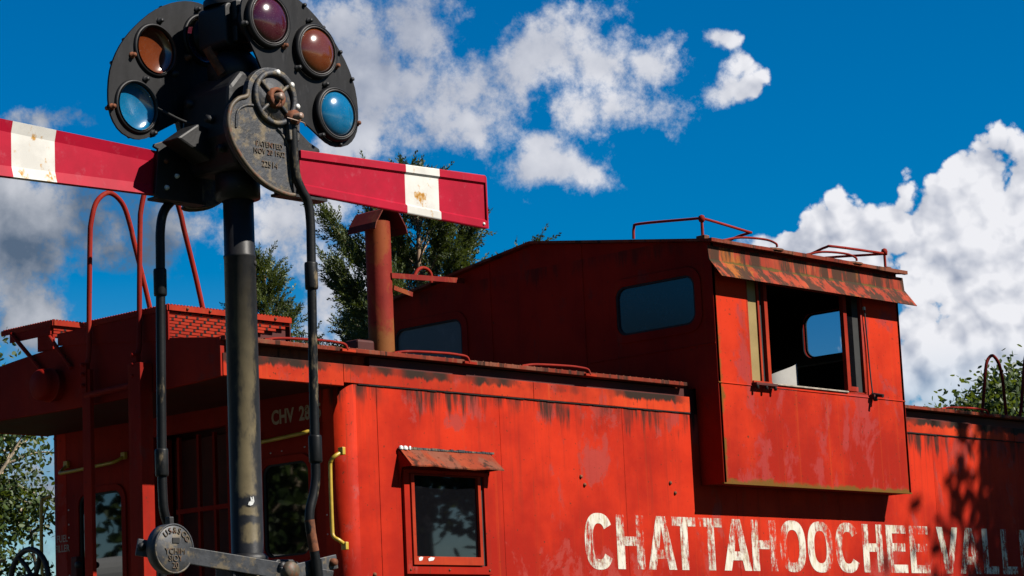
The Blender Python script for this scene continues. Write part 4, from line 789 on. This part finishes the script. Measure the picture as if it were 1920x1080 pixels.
# counterweight and cranks at the foot
DW = MY+0.06; DX = MX-0.385
cwt = MB().lathe([(0.0, 0.03), (0.095, 0.03), (0.104, 0.022), (0.107, 0.0), (0.107, -0.03), (0.0, -0.03)], (DX, DW, 2.311), (0, -1, 0), 48).build('counterweight', 'worn', SG)
ringp = [Vector((DX+0.103*math.cos(2*math.pi*k/48), DW-0.026, 2.311+0.103*math.sin(2*math.pi*k/48))) for k in range(49)]
MB().tube(ringp, 0.005, 6, False).build('weight_rim', 'cast', cwt)
for k, chx in enumerate('US&SCO'):
    a = 128-k*19; ux = Vector((math.sin(R(a)), 0, -math.cos(R(a)))); vx = Vector((math.cos(R(a)), 0, math.sin(R(a))))
    text_mesh(chx, 0.036, 'raised_letter', 'rim', cwt, (DX+0.067*vx.x, DW-0.0315, 2.311+0.067*vx.z), tuple(ux), tuple(vx), 0.003, align='CENTER')
for s_, z_ in (('YCHIM', 2.288), ('SIOY', 2.258), ('20', 2.228)): text_mesh(s_, 0.036, 'raised_letter', 'rim', cwt, (DX, DW-0.0315, z_), (1, 0, 0), (0, 0, 1), 0.003, align='CENTER')
MB().box(DX-0.013, DX+0.025, DW-0.034, DW-0.031, 2.335, 2.357).build('slot', 'tyre', cwt)
MB().box(DX+0.0, DX+0.025, DW+0.0, DW+0.03, 2.41, 2.45).bevel(0.004).build('set_screw', 'iron', cwt)
lv = bar((DX-0.11, MY+0.15, 2.325), (MX+0.24, MY-0.275, 2.165), 0.016, 0.072).bevel(0.003).build('crank_arm', 'worn', SG)
for u in (0.19, 0.30): MB().lathe([(0, 0.03), (0.016, 0.028), (0.018, 0)], (MX+u-0.12, MY-0.10-(u-0.12)*0.62, 2.275-0.25*u), (-0.5, -0.85, 0), 10).build('bolt', 'rust' if u < 0.25 else 'iron', lv)
MB().lathe([(0.0, 0.02), (0.016, 0.018), (0.018, 0)], (DX-0.10, MY+0.13, 2.325), (-0.5, -0.85, 0), 10).build('bolt', 'iron', lv)
lv2 = bar((MX-0.02, MY-0.235, 2.185), (MX+0.305, MY-0.235, 2.245), 0.016, 0.062).bevel(0.003).build('crank_arm', 'worn', SG)
MB().lathe([(0, 0.022), (0.016, 0.02), (0.018, 0)], (MX+0.275, MY-0.243, 2.24), (0, -1, 0), 10).build('bolt', 'rust', lv2)
MB().lathe([(0, 0.03), (0.035, 0.028), (0.042, 0.012), (0.042, 0)], (MX+0.02, MY-0.243, 2.20), (0, -1, 0), 16).build('pivot_cap', 'rim', lv2)
MB().tube([(MX+0.15, RF, 2.25), (MX+0.165, RF, 2.10), (MX+0.168, RF, 1.2)], 0.026, 14).build('lower_rod', 'rod', lv2)
MB().tube([(MX-0.30, RB, 2.30), (MX-0.31, RB, 1.2)], 0.02, 12).build('lower_rod', 'rod', lv)
br = MB().prism([[(0.02, 2.10), (0.15, 2.10), (0.15, 2.245), (0.13, 2.258), (0.04, 2.258), (0.02, 2.245)]], MY-0.15, MY+0.19, lambda u, v, d: (MX+u, d, v)).bevel(0.006).build('crank_bracket', 'iron', SG)
for x, z in ((0.08, 2.215), (0.155, 2.215)): MB().lathe([(0.0, 0.034), (0.018, 0.03), (0.022, 0.024), (0.024, 0.0)], (MX+x-0.03, MY-0.15, z+0.01), (0, -1, 0), 12).build('bolt', 'iron', br)
MB().box(MX-0.14, MX-0.06, MY-0.06, MY+0.06, 2.15, 2.27).bevel(0.01).build('clamp_ear', 'iron', br)

# ================================================================== TREES
def arr_mesh(name, V, F, mat, parent):
    me = bpy.data.meshes.new(name); V = np.asarray(V, np.float32)-np.array(root_of(parent), np.float32); F = np.asarray(F, np.int32)
    me.vertices.add(len(V)); me.vertices.foreach_set('co', V.ravel())
    k = F.shape[1]; me.loops.add(F.size); me.loops.foreach_set('vertex_index', F.ravel())
    me.polygons.add(len(F)); me.polygons.foreach_set('loop_start', np.arange(0, F.size, k, dtype=np.int32)); me.polygons.foreach_set('loop_total', np.full(len(F), k, np.int32))
    me.update(); me.validate(); me.materials.append(M[mat]); o = bpy.data.objects.new(name, me); COL.objects.link(o); o.parent = parent; return o
def frames(D, rng):
    D = D/np.linalg.norm(D, axis=1, keepdims=True); A = rng.normal(size=D.shape); A -= (A*D).sum(1, keepdims=True)*D; A /= np.linalg.norm(A, axis=1, keepdims=True)
    return D, A, np.cross(D, A)
def scatter(P, D, S, tv, tf, rng):
    """place the template (tv, tf) at each point P with its x axis along D and size S"""
    D, A, B = frames(D, rng); tv = np.asarray(tv, float); tf = np.asarray(tf)
    V = P[:, None, :]+S[:, None, None]*(tv[None, :, 0:1]*D[:, None, :]+tv[None, :, 1:2]*A[:, None, :]+tv[None, :, 2:3]*B[:, None, :])
    F = tf[None]+(np.arange(len(P))*len(tv))[:, None, None]
    return V.reshape(-1, 3), F.reshape(-1, tf.shape[1])
def spray_template(seed):
    r = np.random.default_rng(seed); tv = []; tf = []
    def blade(o, d, l, w):
        o = np.array(o, float); d = np.array(d, float); d /= np.linalg.norm(d); s = np.cross(d, r.normal(size=3)); s /= np.linalg.norm(s)
        b = len(tv); tv.extend([o-s*w*0.5, o+d*l*0.55+s*w, o+d*l, o+d*l*0.5-s*w]); tf.append((b, b+1, b+2, b+3))
    n = 13
    for k in range(n):
        u = k/(n-1); a = k*2.4; sp = 0.62-0.25*u
        blade((u*0.85, 0.02*math.cos(a), 0.02*math.sin(a)), (1.0-0.25*(1-u), sp*math.cos(a), sp*math.sin(a)), 0.30*(1-0.45*u), 0.052)
    blade((0.0, 0, 0), (1, 0, 0), 1.0, 0.02); blade((0.75, 0, 0), (1, 0, 0), 0.35, 0.02)
    return np.array(tv), np.array(tf)
def cedar(label, base, h, rad, seed, nl, zmin, lean=(0, 0)):
    rng = np.random.default_rng(seed); t_ = thing('cedar_tree', label, 'tree', base, 'cedars behind the caboose'); bx = np.array(base, float)
    tr_ = MB().tube([(base[0]+lean[0]*k/6, base[1]+lean[1]*k/6, h*0.98*k/6) for k in range(7)], [0.16*(1-0.9*k/6) for k in range(7)], 10)
    P, D, S = [], [], []
    for i in range(nl):
        u = zmin+(0.99-zmin)*((i+rng.random())/nl); z0 = u*h
        L = rad*min(1.0, ((1-u)/(1-zmin))**0.62*1.15+0.05)*rng.uniform(0.55, 1.15); a = i*2.399+rng.normal()*0.3; e = R(rng.uniform(12, 42)+18*u)
        d = np.array([math.cos(a)*math.cos(e), math.sin(a)*math.cos(e), math.sin(e)]); o = bx+np.array([lean[0]*u, lean[1]*u, z0])
        pts = [o+d*L*s+np.array([0, 0, 0.18*L*s*s]) for s in np.linspace(0, 1, 5)]
        tr_.tube(pts, [0.035*(1-0.8*k/4)*max(0.35, 1-u) for k in range(5)], 5, False)
        nt_ = int(8+L*26)
        for j in range(nt_):
            s = rng.uniform(0.22, 1.0)**0.8; p = o+d*L*s+np.array([0, 0, 0.18*L*s*s])
            td = d*1.25+rng.normal(size=3)*0.5+np.array([0, 0, 0.34]); td /= np.linalg.norm(td); tl = rng.uniform(0.18, 0.46)*(0.6+0.5*(1-u))*(1.15-0.4*s)
            k_ = max(3, int(tl/0.045))
            for q in range(k_):
                pp = p+td*tl*(q+0.5)/k_+rng.normal(size=3)*0.025; P.append(pp); dd = td+rng.normal(size=3)*0.38; D.append(dd); S.append(rng.uniform(0.11, 0.21))
            P.append(p+td*tl); D.append(td); S.append(rng.uniform(0.14, 0.22))
    P, D, S = map(np.array, (P, D, S)); Vs, Fs, b = [], [], 0
    for v in range(4):
        tv, tf = spray_template(v+seed); sel = np.arange(len(P)) % 4 == v; V, F = scatter(P[sel], D[sel], S[sel], tv, tf, rng); Vs.append(V); Fs.append(F+b); b += len(V)
    arr_mesh('crown', np.vstack(Vs), np.vstack(Fs), 'cedar_leaf', t_); tr_.build('trunk', 'bark', t_)
    return t_
cedar('large red cedar with feathery dark foliage rising behind the stove flue', (7.75, 7.0, 0), 6.85, 2.05, 11, 72, 0.36, (0.05, -0.1))
cedar('small pointed cedar seen between the signal mast and its right rod', (9.35, 11.05, 0), 7.0, 0.8, 23, 44, 0.5)
cedar('low cedar tip showing just right of the signal rod above the eave', (10.1, 10.2, 0), 6.15, 0.55, 31, 30, 0.7)
LEAF_T = [(0, 0, 0), (0.35, 0.24, 0.03), (0.75, 0.20, 0.0), (1.0, 0, -0.06), (0.72, -0.22, 0.0), (0.33, -0.22, 0.03)]
def broadleaf(label, base, h, rad, seed, nleaf, leaf, mat='broad_leaf', bark='palebark', crown_z=0.55, squash=0.8, group='broadleaf trees', limbs=9, extra=(), fill=None):
    rng = np.random.default_rng(seed); t_ = thing('broadleaf_tree', label, 'tree', base, group); bx = np.array(base, float)
    tr_ = MB(); tips = []
    zc = h*crown_z
    tr_.tube([bx+np.array([0.08*math.sin(k), 0.06*math.cos(k*1.7), zc*1.15*k/5]) for k in range(6)], [0.05*rad*(1.25-0.13*k) for k in range(6)], 9)
    def branch(o, d, L, r, lev):
        pts = [o]; dd = d.copy()
        for k in range(4):
            dd = dd+rng.normal(size=3)*0.20+np.array([0, 0, 0.06]); dd /= np.linalg.norm(dd); pts.append(pts[-1]+dd*L/4)
        tr_.tube(pts, [r*(1-0.16*k) for k in range(5)], 6, False)
        if lev == 0: tips.extend(pts[2:]); return
        for j in range(4 if lev > 1 else 5):
            s = rng.integers(1, 5); nd = dd*0.55+rng.normal(size=3)*0.7; nd /= np.linalg.norm(nd); branch(pts[s], nd, L*rng.uniform(0.45, 0.68), r*0.5, lev-1)
    for i in range(limbs):
        a = i*2.399+rng.normal()*0.2; e = R(rng.uniform(5, 70)); u = rng.uniform(0.62, 1.1)
        d = np.array([math.cos(a)*math.cos(e), math.sin(a)*math.cos(e), math.sin(e)*squash]); branch(bx+np.array([0, 0, zc*u]), d, rad*0.62*rng.uniform(0.75, 1.15), 0.022*rad, 2)
    for (o, d, L) in extra: branch(np.array(o, float), np.array(d, float)/np.linalg.norm(d), L, 0.03*rad, 2)
    if fill:
        fc, fr, fn = fill                              # clumps that close the crown: centre, radii, number
        q = rng.normal(size=(fn, 3)); q /= np.linalg.norm(q, axis=1, keepdims=True); q *= rng.uniform(0.35, 1.0, (fn, 1))**0.5; tips.extend(np.array(fc)+q*np.array(fr))
    tips = np.array(tips); tips = tips[rng.random(len(tips)) < 0.86]
    c = tips[rng.integers(0, len(tips), nleaf)]; P = c+rng.normal(size=(nleaf, 3))*np.array([1, 1, 0.75])*leaf*2.1
    D = rng.normal(size=(nleaf, 3))+np.array([0, 0, -0.35]); V, F = scatter(P, D, rng.uniform(0.6, 1.25, nleaf)*leaf, LEAF_T, [(0, 1, 2, 3), (0, 3, 4, 5)], rng)
    arr_mesh('crown', V, F, mat, t_); tr_.build('trunk', bark, t_); return t_
broadleaf('pale-limbed broadleaf tree at the left edge behind the platform', (4.35, 11.6, 0), 5.9, 2.6, 5, 52000, 0.075, limbs=11, mat='dark_leaf', fill=((4.2, 11.5, 4.4), (1.7, 1.7, 2.0), 260), extra=[((4.3, 11.5, 2.9), (0.75, -0.5, 0.45), 1.8), ((4.3, 11.4, 3.7), (0.8, -0.5, 0.5), 1.8)])
broadleaf('bushy green broadleaf tree beyond the far end of the caboose', (24.2, 9.8, 0), 5.6, 1.9, 9, 70000, 0.12, 'dark_leaf', crown_z=0.5, squash=0.62, limbs=3, fill=((24.3, 9.6, 4.65), (1.8, 1.8, 1.75), 700))
# trees round the clearing that throw shade on the far side panel and show in the window glass
broadleaf('tall shade tree standing in front of the far end of the caboose', (12.85, -6.0, 0), 13.2, 3.8, 17, 76000, 0.22, 'dark_leaf', crown_z=0.60, limbs=14, group='trees round the clearing')
for k, (x, y, h, r_) in enumerate(((20, -19, 11, 4.2), (15.5, -21.5, 10, 4.0), (25.5, -15.5, 11, 4.2), (-13.5, 15.0, 10, 4.2), (-8.5, 17.5, 10.5, 4.3), (-18.5, 12.0, 10, 4.0))):
    side = 'in front of the side window' if x > 0 else 'behind the white camper'
    broadleaf('dark broadleaf tree %s, %s of three' % (side, ('middle', 'nearest', 'farthest')[k % 3]), (x, y, 0), h, r_, 40+k, 7000, 0.26, 'dark_leaf', crown_z=0.5, group='trees round the clearing', limbs=7)

# ================================================================== WHITE CAMPER (seen as a reflection in the end windows)
VN = thing('camper_van', 'white high-sided camper parked across from the caboose end', 'camper', (-6.2, 7.2, 0))
MB().prism([rrect(-9.4, -3.2, 0.55, 3.05, 0.22)], 6.1, 8.3, XZ).bevel(0.04).build('body', 'white', VN)
MB().prism([rrect(-8.6, -7.2, 1.75, 2.4, 0.08)], 6.085, 6.105, XZ).build('window', 'glass', VN); MB().prism([rrect(-5.6, -4.2, 1.75, 2.4, 0.08)], 6.085, 6.105, XZ).build('window', 'glass', VN)
MB().box(-9.38, -3.22, 6.08, 6.1, 2.62, 2.72).build('stripe', 'bead', VN); MB().prism([rrect(7.0-0.6, 8.0, 1.75, 2.4, 0.08)], -3.21, -3.19, YZ).build('window', 'glass', VN)
MB().prism([rrect(-7.0, -6.2, 0.7, 2.5, 0.08)], 6.08, 6.1, XZ).build('door', 'white', VN)
for x in (-8.3, -4.4):
    for y in (6.25, 8.15): MB().lathe([(0, -0.1), (0.2, -0.1), (0.36, -0.1), (0.38, -0.05), (0.38, 0.05), (0.36, 0.1), (0, 0.1)], (x, y, 0.38), (0, 1, 0), 24).build('wheel', 'tyre', VN)
